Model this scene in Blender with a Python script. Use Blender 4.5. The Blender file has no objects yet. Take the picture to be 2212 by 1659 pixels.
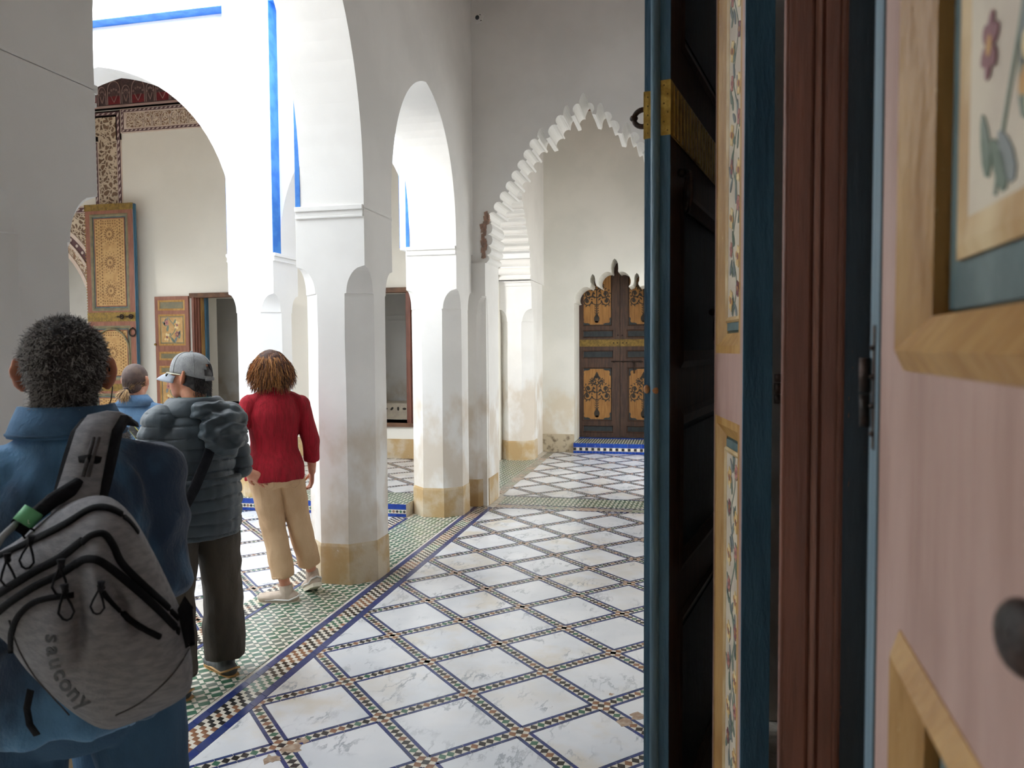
import bpy, bmesh, math, random
import numpy as np
from mathutils import Vector, Matrix, Quaternion, noise
from mathutils.geometry import tessellate_polygon

SC = bpy.context.scene
COL = SC.collection
PI = math.pi
rnd = random.Random(7)

# ------------------------------------------------------------------ camera
IMG_W, IMG_H, FPX = 2212, 1659, 1660.0
CAM = Vector((0, 0, 1.68))
_y, _p, _r = math.radians(12.6), math.radians(-2.66), -0.0065
c_f = Vector((-math.sin(_y)*math.cos(_p), math.cos(_y)*math.cos(_p), math.sin(_p)))
_r0 = Vector((math.cos(_y), math.sin(_y), 0)); _u0 = _r0.cross(c_f)
c_r = _r0*math.cos(_r) + _u0*math.sin(_r)
c_u = -_r0*math.sin(_r) + _u0*math.cos(_r)
cd = bpy.data.cameras.new('camera'); cam = bpy.data.objects.new('camera', cd); COL.objects.link(cam)
cd.sensor_width = 36; cd.lens = FPX/IMG_W*36; cd.clip_start = .02; cd.clip_end = 200
cd.dof.use_dof = True; cd.dof.focus_distance = 4.2; cd.dof.aperture_fstop = 6.5
cam.matrix_world = Matrix(((c_r.x, c_u.x, -c_f.x, CAM.x), (c_r.y, c_u.y, -c_f.y, CAM.y), (c_r.z, c_u.z, -c_f.z, CAM.z), (0, 0, 0, 1)))
SC.camera = cam

# ------------------------------------------------------------------ sky and exposure
w = bpy.data.worlds.new('overcast_sky'); SC.world = w; w.use_nodes = True
bg = w.node_tree.nodes['Background']
bg.inputs[0].default_value = (0.90, 0.955, 1.0, 1); bg.inputs[1].default_value = 1.0
sd = bpy.data.lights.new('veiled_sun', 'SUN'); sd.energy = 0.9; sd.angle = math.radians(16); sd.color = (1.0, .97, .92)
sun = bpy.data.objects.new('veiled_sun', sd); COL.objects.link(sun)
sun.rotation_euler = Vector((-0.73, -0.68, 0.24)).to_track_quat('Z', 'Y').to_euler()
SC.view_settings.view_transform = 'Standard'; SC.view_settings.look = 'None'
SC.view_settings.exposure = 2.38; SC.view_settings.gamma = 1; SC.view_settings.use_curve_mapping = False
SC.cycles.max_bounces = 9; SC.cycles.diffuse_bounces = 6; SC.cycles.glossy_bounces = 3
SC.cycles.use_adaptive_sampling = True; SC.cycles.adaptive_threshold = .04
SC.cycles.sample_clamp_indirect = 6

# ------------------------------------------------------------------ helpers
def pix(x, y, d):                       # a point seen at pixel x, y, d metres in front of the lens
    return CAM + (c_f + c_r*((x-IMG_W/2)/FPX) - c_u*((y-IMG_H/2)/FPX))*d
def project(p):
    v = Vector(p)-CAM; k = v.dot(c_f)
    if k < .05: return (-9999, -9999, k)
    return (IMG_W/2+FPX*v.dot(c_r)/k, IMG_H/2-FPX*v.dot(c_u)/k, k)

def link(o, parent=None, local=False):
    COL.objects.link(o)
    if parent is not None:
        o.parent = parent
        if not local and parent.parent is None:
            o.matrix_parent_inverse = Matrix.LocRotScale(parent.location, parent.rotation_euler, parent.scale).inverted()
    return o
def tag(o, label=None, cat=None, group=None, kind=None):
    if label: o['label'] = label
    if cat: o['category'] = cat
    if group: o['group'] = group
    if kind: o['kind'] = kind
    return o
def empty(name, loc=(0, 0, 0), rz=0.0):
    o = bpy.data.objects.new(name, None); o.empty_display_size = .1
    o.location = loc; o.rotation_euler = (0, 0, rz); COL.objects.link(o); return o

class MB:
    """collects faces of one mesh"""
    def __init__(s): s.v = []; s.f = []; s.m = []; s.sm = []
    def add(s, vs, fs, m=0, smooth=False):
        b = len(s.v); s.v += [tuple(p) for p in vs]
        for f in fs: s.f.append(tuple(b+i for i in f)); s.m.append(m); s.sm.append(smooth)
        return s
    def box(s, x0, x1, y0, y1, z0, z1, m=0):
        vs = [(x0,y0,z0),(x1,y0,z0),(x1,y1,z0),(x0,y1,z0),(x0,y0,z1),(x1,y0,z1),(x1,y1,z1),(x0,y1,z1)]
        return s.add(vs, [(0,3,2,1),(4,5,6,7),(0,1,5,4),(1,2,6,5),(2,3,7,6),(3,0,4,7)], m)
    def obox(s, o, ax, ay, az, m=0):            # oriented box from a corner and three edge vectors
        o, ax, ay, az = map(Vector, (o, ax, ay, az))
        vs = [o, o+ax, o+ax+ay, o+ay, o+az, o+ax+az, o+ax+ay+az, o+ay+az]
        return s.add(vs, [(0,3,2,1),(4,5,6,7),(0,1,5,4),(1,2,6,5),(2,3,7,6),(3,0,4,7)], m)
    def prism(s, poly, fn, t0, t1, m=0, m_side=None, smooth_side=False, caps=(1, 1)):
        """poly: 2-D points; fn(a, b, t) -> 3-D point; t0..t1 the extrusion"""
        n = len(poly); ms = m if m_side is None else m_side
        A = [fn(a, b, t0) for a, b in poly]; B = [fn(a, b, t1) for a, b in poly]
        tris = tessellate_polygon([[Vector((a, b, 0)) for a, b in poly]])
        if caps[0]: s.add(A, tris, m)
        if caps[1]: s.add(B, [t[::-1] for t in tris], m)
        s.add(A+B, [(i, (i+1) % n, n+(i+1) % n, n+i) for i in range(n)], ms, smooth_side)
        return s
    def tube(s, pts, rad, seg=8, m=0, cap=True, smooth=True, flat=1.0, up=None):
        pts = [Vector(p) for p in pts]; n = len(pts)
        if not hasattr(rad, '__len__'): rad = [rad]*n
        t0 = (pts[1]-pts[0]).normalized()
        a = Vector(up) if up is not None else (Vector((0, 0, 1)) if abs(t0.z) < .9 else Vector((1, 0, 0)))
        vs = []
        for i, p in enumerate(pts):
            t = (pts[min(i+1, n-1)]-pts[max(i-1, 0)])
            if t.length < 1e-9: t = t0
            t.normalize()
            a = (a-t*a.dot(t))
            if a.length < 1e-6: a = t.orthogonal()
            a.normalize(); b = t.cross(a)
            r = rad[i]; ra, rb = (r if hasattr(r, '__len__') else (r*flat, r))
            for k in range(seg):
                th = 2*PI*k/seg; vs.append(p+a*(math.cos(th)*ra)+b*(math.sin(th)*rb))
        fs = [(i*seg+k, i*seg+(k+1) % seg, (i+1)*seg+(k+1) % seg, (i+1)*seg+k) for i in range(n-1) for k in range(seg)]
        s.add(vs, fs, m, smooth)
        if cap:
            b0 = len(s.v)-len(vs)
            s.f.append(tuple(b0+k for k in range(seg))[::-1]); s.m.append(m); s.sm.append(False)
            s.f.append(tuple(b0+(n-1)*seg+k for k in range(seg))); s.m.append(m); s.sm.append(False)
        return s
    def ball(s, c, r, m=0, nu=16, nv=10, mat=None):
        c = Vector(c); r = r if hasattr(r, '__len__') else (r, r, r)
        vs = []
        for j in range(nv+1):
            ph = PI*j/nv
            for i in range(nu):
                th = 2*PI*i/nu
                d = Vector((math.sin(ph)*math.cos(th)*r[0], math.sin(ph)*math.sin(th)*r[1], math.cos(ph)*r[2]))
                vs.append(c+(mat @ d if mat is not None else d))
        fs = [(j*nu+i, (j+1)*nu+i, (j+1)*nu+(i+1) % nu, j*nu+(i+1) % nu) for j in range(nv) for i in range(nu)]
        return s.add(vs, fs, m, True)
    def ring(s, c, R, r, nrm=(0, 1, 0), m=0, n=20, k=6, a0=0, a1=2*PI, sx=1.0):
        nrm = Vector(nrm).normalized(); a = nrm.orthogonal().normalized()
        if abs(nrm.z) < .9: a = Vector((0, 0, 1)); a = (a-nrm*a.dot(nrm)).normalized()
        b = nrm.cross(a)
        pts = [Vector(c)+a*math.cos(a0+(a1-a0)*i/n)*R+b*math.sin(a0+(a1-a0)*i/n)*R*sx for i in range(n+1)]
        return s.tube(pts, r, k, m, up=nrm)
    def mesh(s, name, mats):
        me = bpy.data.meshes.new(name); me.from_pydata(s.v, [], s.f)
        for mt in (mats if isinstance(mats, (list, tuple)) else [mats]): me.materials.append(mt)
        me.polygons.foreach_set('material_index', s.m); me.polygons.foreach_set('use_smooth', s.sm)
        me.update(); return me
    def build(s, name, mats, parent=None, local=False, fix=True, bevel=0):
        me = s.mesh(name, mats)
        if fix:
            bm = bmesh.new(); bm.from_mesh(me); bmesh.ops.remove_doubles(bm, verts=bm.verts, dist=1e-5)
            if bevel:
                es = [e for e in bm.edges if len(e.link_faces) == 2 and e.calc_face_angle(0) > .6]
                bmesh.ops.bevel(bm, geom=es, offset=bevel, segments=2, affect='EDGES', profile=.5, clamp_overlap=True)
            bmesh.ops.recalc_face_normals(bm, faces=bm.faces); bm.to_mesh(me); bm.free()
        return link(bpy.data.objects.new(name, me), parent, local)

XZ = lambda a, b, t: (a, t, b)     # polygon in the X-Z plane, extruded along Y
YZ = lambda a, b, t: (t, a, b)     # polygon in the Y-Z plane, extruded along X
XY = lambda a, b, t: (a, b, t)

# ------------------------------------------------------------------ materials
def lin(c):
    return tuple((x/12.92 if x <= .04045 else ((x+.055)/1.055)**2.4) for x in (v/255 for v in c))
M = {}
def mat(name, c1, rough=.6, c2=None, c3=None, scale=8, stretch=(1, 1, 1), lo=.35, hi=.65, bump=0, bscale=40, bstretch=None,
        metal=0, spec=.5, detail=4, coords='Object', chips=None, sheen=0, sss=0, island=0, rand=0):
    """principled material; colours in sRGB 0-255; c2 is mixed in by noise, c3 as small chips"""
    m = bpy.data.materials.new(name); m.use_nodes = True; nt = m.node_tree; N = nt.nodes; L = nt.links
    P = N['Principled BSDF']
    P.inputs['Roughness'].default_value = rough; P.inputs['Metallic'].default_value = metal
    P.inputs['Specular IOR Level'].default_value = spec
    if sheen: P.inputs['Sheen Weight'].default_value = sheen
    if sss:
        P.inputs['Subsurface Weight'].default_value = sss; P.inputs['Subsurface Radius'].default_value = (.012, .004, .002)
    tc = N.new('ShaderNodeTexCoord'); src = tc.outputs[coords]
    if rand:
        oi = N.new('ShaderNodeObjectInfo'); vm = N.new('ShaderNodeVectorMath'); vm.operation = 'MULTIPLY_ADD'
        vm.inputs[1].default_value = (1, 1, 1); cb = N.new('ShaderNodeCombineXYZ')
        mm = N.new('ShaderNodeMath'); mm.operation = 'MULTIPLY'; mm.inputs[1].default_value = 37.0*rand; L.new(oi.outputs['Random'], mm.inputs[0])
        for k in range(3): L.new(mm.outputs[0], cb.inputs[k])
        L.new(src, vm.inputs[0]); L.new(cb.outputs[0], vm.inputs[2]); src = vm.outputs[0]
    def mapped(st):
        mp = N.new('ShaderNodeMapping'); mp.inputs['Scale'].default_value = st; L.new(src, mp.inputs[0]); return mp.outputs[0]
    def noi(sc, st, det=detail, rg=.55):
        n = N.new('ShaderNodeTexNoise'); n.inputs['Scale'].default_value = sc; n.inputs['Detail'].default_value = det
        n.inputs['Roughness'].default_value = rg; L.new(mapped(st), n.inputs['Vector']); return n.outputs['Fac']
    def rng(f, a, b):
        r = N.new('ShaderNodeMapRange'); r.interpolation_type = 'SMOOTHSTEP'; r.inputs[1].default_value = a; r.inputs[2].default_value = b; L.new(f, r.inputs[0]); return r.outputs[0]
    def mix(f, a, b):
        x = N.new('ShaderNodeMix'); x.data_type = 'RGBA'; L.new(f, x.inputs[0])
        for i, v in ((6, a), (7, b)):
            if isinstance(v, tuple): x.inputs[i].default_value = (*lin(v), 1)
            else: L.new(v, x.inputs[i])
        return x.outputs[2]
    col = None
    if c2 is not None: col = mix(rng(noi(scale, stretch), lo, hi), c1, c2)
    if c3 is not None: col = mix(rng(noi(chips or scale*5, stretch, 6, .7), .66, .70), col if col is not None else c1, c3)
    if col is None: P.inputs['Base Color'].default_value = (*lin(c1), 1)
    else: L.new(col, P.inputs['Base Color'])
    if bump:
        b = N.new('ShaderNodeBump'); b.inputs['Strength'].default_value = min(1, bump); b.inputs['Distance'].default_value = .01
        L.new(noi(bscale, bstretch or stretch, 6), b.inputs['Height']); L.new(b.outputs[0], P.inputs['Normal'])
    m['_ctx'] = 0; M[name] = m
    m_nodes[name] = (N, L, P, tc, noi, rng, mix, mapped)
    return m
m_nodes = {}

def plaster(name, base, stain, top, rough=.85):
    """lime plaster, damp stains (their own blotchy outline) in the lowest metre or so"""
    m = mat(name, base, rough, c2=tuple(int(v*.965) for v in base), scale=1.3, bump=.28, bscale=9)
    N, L, P, tc, noi, rng, mix, mapped = m_nodes[name]
    col = P.inputs['Base Color'].links[0].from_socket
    g = N.new('ShaderNodeNewGeometry'); sx = N.new('ShaderNodeSeparateXYZ'); L.new(g.outputs['Position'], sx.inputs[0])
    z = N.new('ShaderNodeMapRange'); z.inputs[1].default_value = top; z.inputs[2].default_value = top-.75; L.new(sx.outputs[2], z.inputs[0])
    n = noi(2.2, (1, 1, .8), 5, .6)
    a = N.new('ShaderNodeMath'); a.operation = 'ADD'; L.new(z.outputs[0], a.inputs[0]); L.new(n, a.inputs[1])
    f = rng(a.outputs[0], .72, 1.05)
    k = N.new('ShaderNodeMath'); k.operation = 'MULTIPLY'; k.inputs[1].default_value = .55; L.new(f, k.inputs[0])
    n2 = rng(noi(3.3, (1, 1, .7), 4), .35, .6)
    k2 = N.new('ShaderNodeMath'); k2.operation = 'MULTIPLY'; L.new(k.outputs[0], k2.inputs[0]); L.new(n2, k2.inputs[1])
    L.new(mix(k2.outputs[0], col, stain), P.inputs['Base Color'])
    return m

plaster('plaster', (240, 238, 234), (196, 176, 148), 1.45)
plaster('plaster_cream', (231, 228, 219), (205, 185, 150), 1.2)
mat('plaster_upper', (226, 221, 216), .85, c2=(214, 208, 203), scale=.9, bump=.25, bscale=7)
mat('court_white', (242, 242, 241), .8, c2=(236, 236, 236), scale=.9, bump=.22, bscale=8)
mat('gallery_white', (240, 236, 225), .85, c2=(233, 229, 218), scale=.8, bump=.15, bscale=8)
mat('dado', (188, 158, 112), .85, c2=(205, 190, 165), c3=(222, 216, 205), scale=4, lo=.42, hi=.66, chips=9, bump=.5, bscale=22)
mat('stone_dado', (190, 176, 150), .8, c2=(120, 105, 86), scale=9, lo=.5, hi=.7, bump=.4, bscale=20)
mat('exposed_brick', (176, 140, 122), .9, c2=(150, 128, 116), scale=30, bump=.8, bscale=60)
mat('blue_paint', (36, 112, 205), .6, c2=(62, 134, 214), scale=9, bump=.15)
mat('wood_ceiling', (150, 112, 90), .7, c2=(122, 88, 72), scale=6, stretch=(1, 8, 1))
mat('gallery_ceiling', (206, 182, 156), .7, c2=(186, 160, 136), scale=6, stretch=(1, 8, 1))
mat('grout', (214, 208, 196), .8, c2=(190, 180, 164), scale=14, lo=.4, hi=.7, bump=.3, bscale=90)
mat('tile_blue', (40, 54, 116), .22, c2=(54, 68, 112), c3=(70, 80, 110), scale=14, chips=60, rand=1, bump=.1, bscale=60)
mat('tile_blue2', (42, 56, 98), .25, c2=(54, 68, 112), c3=(120, 112, 104), scale=14, chips=60, rand=1)
mat('tile_cobalt', (18, 52, 138), .18, c2=(26, 70, 160), c3=(214, 206, 190), scale=10, chips=26, rand=1)
mat('tile_black', (36, 36, 38), .25, c2=(52, 50, 48), scale=40)
mat('tile_brown', (122, 84, 60), .3, c2=(146, 104, 76), scale=30)
mat('tile_green', (46, 96, 74), .22, c2=(84, 116, 98), scale=11, rand=1, lo=.3, hi=.7)
mat('tile_greengrey', (92, 110, 100), .25, c2=(112, 122, 112), scale=11, rand=1, lo=.3, hi=.7)
mat('tile_white', (222, 216, 202), .28, c2=(208, 200, 184), scale=20)
mat('terracotta_wear', (150, 124, 104), .9, c2=(180, 160, 140), scale=40, bump=.5)

def marble():
    m = mat('marble', (228, 229, 231), .20, c2=(214, 217, 221), scale=2.2, detail=6, rand=1)
    N, L, P, tc, noi, rng, mix, mapped = m_nodes['marble']
    col = P.inputs['Base Color'].links[0].from_socket
    oi = N.new('ShaderNodeObjectInfo')
    tint = N.new('ShaderNodeMapRange'); tint.inputs[1].default_value = .35; tint.inputs[2].default_value = 1.0; tint.inputs[3].default_value = 0; tint.inputs[4].default_value = .75
    L.new(oi.outputs['Random'], tint.inputs[0])
    tm = N.new('ShaderNodeMath'); tm.operation = 'MULTIPLY'; L.new(tint.outputs[0], tm.inputs[0]); L.new(rng(noi(3.2, (1, 1, 1), 5), .42, .66), tm.inputs[1])
    col = mix(tm.outputs[0], col, (212, 200, 178))
    n = noi(4.5, (1.7, .7, 1), 7, .62)
    s = N.new('ShaderNodeMath'); s.operation = 'SUBTRACT'; s.inputs[1].default_value = .5; L.new(n, s.inputs[0])
    ab = N.new('ShaderNodeMath'); ab.operation = 'ABSOLUTE'; L.new(s.outputs[0], ab.inputs[0])
    v = rng(ab.outputs[0], .035, .0)
    pm = N.new('ShaderNodeMath'); pm.operation = 'MULTIPLY'; L.new(v, pm.inputs[0]); L.new(rng(noi(5, (1, 1, 1), 3), .45, .7), pm.inputs[1])
    pk = N.new('ShaderNodeMath'); pk.operation = 'MULTIPLY'; pk.inputs[1].default_value = .75; L.new(pm.outputs[0], pk.inputs[0])
    L.new(mix(pk.outputs[0], col, (132, 138, 148)), P.inputs['Base Color'])
    return m
marble()
# ------------------------------------------------------------------ the arcades
SPR, TOPW, RECT = 2.66, 6.6, 5.23            # springing, wall head, head of the sunk panels
def arch_pts(s0, s1, apex, n=40):
    mid, hw = (s0+s1)/2, (s1-s0)/2; H = apex-SPR
    out = [(s0, SPR)]
    for i in range(n+1):
        th = PI*(1-i/n); u = math.cos(th)
        out.append((mid+hw*u, SPR+H*(.08+.92*math.sqrt(max(0, 1-u*u))*(1-.03*(1-abs(u))*abs(u)*4))))
    out.append((s1, SPR)); return out
def wall_outline(a, b, openings, top=TOPW):
    """a..b along the wall; each opening a list of points from left foot to right foot at SPR or 0"""
    pts = [(a, openings[0][0][1])]
    for op in openings: pts += op
    pts += [(b, openings[-1][-1][1]), (b, top), (a, top)]
    out = [pts[0]]
    for p in pts[1:]:
        if (Vector(p)-Vector(out[-1])).length > 1e-5: out.append(p)
    return out

def pier(x0, x1, y0, y1, label, mould='y', mats=('plaster', 'dado'), z0=0.0, dado=.29, group='chamfered arcade piers', chamf=.155):
    cx, cy = (x0+x1)/2, (y0+y1)/2
    root = empty('pier', (cx, cy, z0)); tag(root, label, 'pillar', group)
    def ring(z, c, g=0):
        c = max(c, .0005); X0, X1, Y0, Y1 = x0-g, x1+g, y0-g, y1+g
        return [(X0+c,Y0,z),(X1-c,Y0,z),(X1,Y0+c,z),(X1,Y1-c,z),(X1-c,Y1,z),(X0+c,Y1,z),(X0,Y1-c,z),(X0,Y0+c,z)]
    def loft(rings, name, m):
        b = MB(); vs = [p for r in rings for p in r]; n = len(rings)
        b.add(vs, [(i*8+k, i*8+(k+1) % 8, (i+1)*8+(k+1) % 8, (i+1)*8+k) for i in range(n-1) for k in range(8)])
        b.add(rings[0], [tuple(range(7, -1, -1))]); b.add(rings[-1], [tuple(range(8))])
        return b.build(name, M[m], root)
    r_ = random.Random(int(cx*91+cy*17)+99)
    rings = [ring(dado+.002, chamf)] + [ring(z, chamf+r_.uniform(-.004, .004)) for z in (.6, 1.0, 1.4, 1.75, 2.04)]
    rings += [ring(2.072, chamf), ring(2.075, chamf-.014)]
    for i in range(1, 13):
        t = i/12; rings.append(ring(2.075+.19*t, (chamf-.014)*math.sqrt(1-t*t)))
    rings.append(ring(2.662, 0))
    loft(rings, 'shaft', mats[0])
    loft([ring(z0, chamf, .006), ring(dado-.02, chamf, .005), ring(dado+.002, chamf, .001)], 'dado', mats[1])
    b = MB()
    for za, zb, g in ((2.60, 2.618, .016), (2.618, 2.650, .010), (2.650, 2.684, .024)):
        gx, gy = (-.003, g) if mould == 'y' else (g, -.003)
        b.box(x0-gx, x1+gx, y0-gy, y1+gy, za, zb)
    b.build('impost_moulding', M[mats[0]], root, bevel=.004)
    return root

PX0, PX1 = -2.69, -2.17       # our arcade runs along Y
REC = .16
RCY = .04               # the panels on our side are shallow
LOW = 5.5
# wall_left: corridor arcade wall above the piers, court side sunk into panels
bays_y = [(-4.93, -3.23, 3.95), (-2.71, -.21, 4.62), (-.21+.52, 2.01, 3.95), (2.53, 5.03, 4.62), (5.55, 7.25, 3.97)]
b = MB()
b.prism(wall_outline(-5.45, 7.87, [arch_pts(*q) for q in bays_y], LOW), YZ, PX0+RCY, PX1, 0)
wl = b.build('wall_left', M['plaster']); tag(wl, 'corridor wall pierced by round arches', kind='structure')
b = MB()
for (a, c) in ((-5.45, -4.93), (-3.23, -2.71), (-.21, .31), (2.01, 2.53), (5.03, 5.55), (7.25, 7.77)):
    b.box(PX0, PX0+RCY, a, c, SPR, RECT)
b.box(PX0, PX0+RCY, -5.45, 7.77, RECT, LOW)
b.build('panel_frame', M['court_white'], wl)
b = MB()
for s in (2.53, 5.55, .31): b.box(PX0+.004, PX0+RCY, s, s+.006, SPR+.02, RECT)
for s in (5.03, 7.25, 2.01): b.box(PX0+.004, PX0+RCY, s-.006, s, SPR+.02, RECT)
for a, c in ((.31, 2.01), (2.53, 5.03), (5.55, 7.25)): b.box(PX0+.004, PX0+RCY, a, c, RECT-.006, RECT)
b.build('painted_reveal', M['blue_paint'], wl)

# wall_far: court arcade facing us
FY0, FY1 = 7.25, 7.77
FX = [-4.66, -4.14, -8.46, -7.94]
bays_x = [(-15.2, -13.72, 3.97), (-13.2, -10.43, 4.5), (-9.91, -8.46, 3.97), (-7.94, -4.66, 4.80), (-4.14, -2.69, 3.97)]
b = MB(); b.prism(wall_outline(-15.72, -2.69, [arch_pts(*q) for q in bays_x]), XZ, FY0+REC, FY1, 0)
wf = b.build('wall_far', M['court_white']); tag(wf, 'white court arcade wall with blue edged panels', kind='structure')
b = MB()
for a, c in ((-4.66, -4.14), (-8.46, -7.94), (-10.43, -9.91), (-2.75, -2.69)): b.box(a, c, FY0, FY0+REC, SPR, RECT)
b.box(-15.72, -2.69, FY0, FY0+REC, RECT, TOPW)
b.build('panel_frame', M['court_white'], wf)
b = MB()
for s in (-4.14, -7.94, -9.91): b.box(s, s+.006, FY0+.004, FY0+REC, SPR+.02, RECT)
for s in (-4.66, -8.46, -2.75): b.box(s-.006, s, FY0+.004, FY0+REC, SPR+.02, RECT)
for a, c in ((-4.14, -2.75), (-7.94, -4.66), (-9.91, -8.46)): b.box(a, c, FY0+.004, FY0+REC, RECT-.006, RECT)
b.build('painted_reveal', M['blue_paint'], wf)

# far sides of the court (behind the viewer's left), same arcades
b = MB(); b.prism(wall_outline(-5.45, 7.87, [arch_pts(*q) for q in bays_y], LOW), YZ, -15.72, -15.2, 0)
for a, c in ((-5.45, -4.93), (-3.23, -2.71), (-.21, .31), (2.01, 2.53), (5.03, 5.55), (7.25, 7.87)): b.box(-15.72, -15.2, a, c, 0, SPR)
tag(b.build('wall_court_side', M['court_white']), kind='structure')
b = MB(); b.prism(wall_outline(-15.72, -2.70, [arch_pts(*q) for q in bays_x[:-1]]+[arch_pts(-4.14, -2.70, 3.97)], LOW), XZ, -.20, .30, 0)
for a, c in ((-4.66, -4.14), (-8.46, -7.94), (-10.43, -9.91), (-13.72, -13.2)): b.box(a, c, -.21, .31, 0, SPR)
for a, c in ((-10.43, -9.91), (-13.72, -13.2)): b.box(a, c, FY0, FY1, 0, SPR+.02)
tag(b.build('wall_court_near', M['court_white']), kind='structure')

pier(PX0, PX1, 2.01, 2.53, 'white chamfered pier behind the man in the blue jacket')
pier(PX0, PX1, 5.03, 5.55, 'white chamfered pier beside the woman in red')
pier(PX0, PX1, 7.25, 7.79, 'white chamfered corner pier where the scalloped arch begins')
pier(PX0, PX1, -.21, .31, 'white chamfered pier nearest the viewer, left of the camera')
pier(PX0, PX1, -3.23, -2.71, 'white chamfered pier behind the viewer')
pier(FX[0], FX[1], FY0, FY1, 'white court pier on the blue tiled step behind the woman in red', mould='x', mats=('court_white', 'dado'), z0=.13, dado=.42)
pier(FX[2], FX[3], FY0, FY1, 'white court pier on the blue tiled step at far left', mould='x', mats=('court_white', 'dado'), z0=.13, dado=.42)

# ------------------------------------------------------------------ scalloped arch across the corridor
def lobe(p, q, bulge, n=7):
    """arc from p to q pushed sideways (to the left of p->q) by bulge"""
    p, q = Vector(p), Vector(q); d = q-p; nrm = Vector((-d.y, d.x)).normalized()
    return [tuple(p+d*t+nrm*bulge*math.sqrt(max(0, 1-(2*t-1)**2))) for t in [(1-math.cos(PI*i/n))/2 for i in range(n+1)]]
def scallop_half():
    """left half of the intrados, foot to apex, as offsets from the arch axis (x<0) and heights"""
    pts = [(-1.035, 0.0), (-1.035, 2.575)]
    # four swollen courses above the jamb
    zs = [2.585, 2.66, 2.755, 2.875, 3.0]; xs = [-1.02, -1.0, -.985, -.985, -.99]
    for i in range(4):
        for t in (.12, .3, .5, .7, .88):
            pts.append((xs[i]+.028*math.sin(PI*t)*1.0, zs[i]+(zs[i+1]-zs[i])*t))
        pts.append((xs[i+1]-.02, zs[i+1]))
    a0 = Vector((-.985, 3.0)); a1 = Vector((-.475, 3.83))
    n = 8
    for i in range(n):
        p = a0+(a1-a0)*(i/n); q = a0+(a1-a0)*((i+1)/n)
        e = (a1-a0).normalized()*.008
        pts += lobe(p+e, q-e, .052); 
    pts += lobe((-.478, 3.835), (-.395, 3.835), .10)                # tall slot
    pts += [(-.385, 3.825), (-.345, 3.835)]
    pts += lobe((-.345, 3.85), (-.275, 3.955), .05)
    pts += lobe((-.268, 3.962), (-.212, 4.045), .045)
    pts += lobe((-.208, 4.05), (-.135, 4.05), .095)                 # second slot
    pts += [(-.125, 4.03), (-.09, 4.04)]
    pts += lobe((-.09, 4.06), (-.045, 4.15), .04)
    pts += lobe((-.045, 4.155), (0.0, 4.26), .012)
    out = []
    for p in pts:
        if not out or (Vector(p)-Vector(out[-1])).length > 1e-4: out.append((float(p[0]), float(p[1])))
    return out
SH = scallop_half()
def scallop(axis, k=1.0):
    L_ = [(axis+x*k, z) for x, z in SH]; R_ = [(axis-x*k, z) for x, z in SH[::-1][1:]]
    return L_+R_
TY0, TY1, AX = 7.87, 8.42, -1.0
RX = .30                                                # face of the corridor's right wall
b = MB(); sc = scallop(AX)
b.prism([(PX1-.1, 0)]+sc+[(RX, 0), (RX, LOW), (PX1-.1, LOW)], XZ, TY0, TY1, 0)
tw = b.build('wall_cross', M['plaster']); tag(tw, 'cross wall with scalloped arch', kind='structure')
# small mouldings between the lobes
b = MB()
for x in (1,):
    a0 = Vector((-.985, 3.0)); a1 = Vector((-.475, 3.83))
    for sgn in (1, -1):
        for i in range(9):
            p = a0+(a1-a0)*(i/8); e = (a1-a0).normalized(); nrm = Vector((e.y, -e.x))
            q = [p-e*.011-nrm*.01, p-e*.011+nrm*.012, p+e*.011+nrm*.012, p+e*.011-nrm*.01]
            b.prism([(AX+sgn*v.x, v.y) for v in q], XZ, TY0+.004, TY1-.004)
b.build('arch_fillet', M['plaster'], tw)
b = MB(); r_ = random.Random(5)
for i in range(26):
    z = 2.62+r_.random()*.44; x = PX1+.095+r_.uniform(-.012, .02)+(.03 if z > 2.95 else 0)
    b.obox((x, TY0-.012, z), (.035, r_.uniform(-.01, .01), .012), (0, .05, 0), (r_.uniform(-.01, .01), 0, .05))
b.build('broken_plaster', M['exposed_brick'], tw)
b = MB()                                               # chamfered half pier carrying the arch
def halfpier(b, x0, x1, y0, y1, z0, z1, c):
    pts = [(x0, y0), (x1-c, y0), (x1, y0+c), (x1, y1-c), (x1-c, y1), (x0, y1)]
    b.prism(pts, XY, z0, z1)
halfpier(b, PX1-.12, PX1+.14, 7.83, 8.42, .29, 2.04, .10)
for i in range(10):
    t0, t1 = i/10, (i+1)/10
    halfpier(b, PX1-.12, PX1+.139, 7.83, 8.43, 2.04+.19*t0, 2.04+.19*t1, max(.004, .09*math.sqrt(1-t0*t0)))
halfpier(b, PX1-.12, PX1+.139, 7.83, 8.43, 2.23, 2.575, .003)
b.build('half_pier', M['plaster'], tw)
b = MB(); halfpier(b, PX1-.12, PX1+.145, 7.825, 8.425, 0, .29, .10); b.build('half_pier_dado', M['dado'], tw)
b = MB(); halfpier(b, AX+1.03, RX, 7.84, 8.43, 0, 2.575, .003); b.build('half_pier', M['plaster'], tw)
# broken stub of an old fixing high on the cross wall
b = MB(); b.prism([(.055*math.cos(a)*(1+.12*math.sin(3*a)), .055*math.sin(a)*(1+.1*math.cos(2*a))) for a in [i*PI/10 for i in range(20)]],
                  lambda a, c, t: (-2.095+a, t, 5.10+c), TY0-.012, TY0)
plug = b.build('plaster_patch', M['plaster'], None); tag(plug, 'broken plaster boss with a hole high in the corner', 'patch')
b = MB(); b.ball((-2.10, TY0-.012, 5.105), (.022, .006, .024)); b.ball((-2.07, TY0-.012, 5.13), (.006, .004, .006)); b.ball((-2.06, TY0-.012, 5.07), (.006, .004, .006))
b.build('hole', M['tile_black'], plug)

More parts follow.
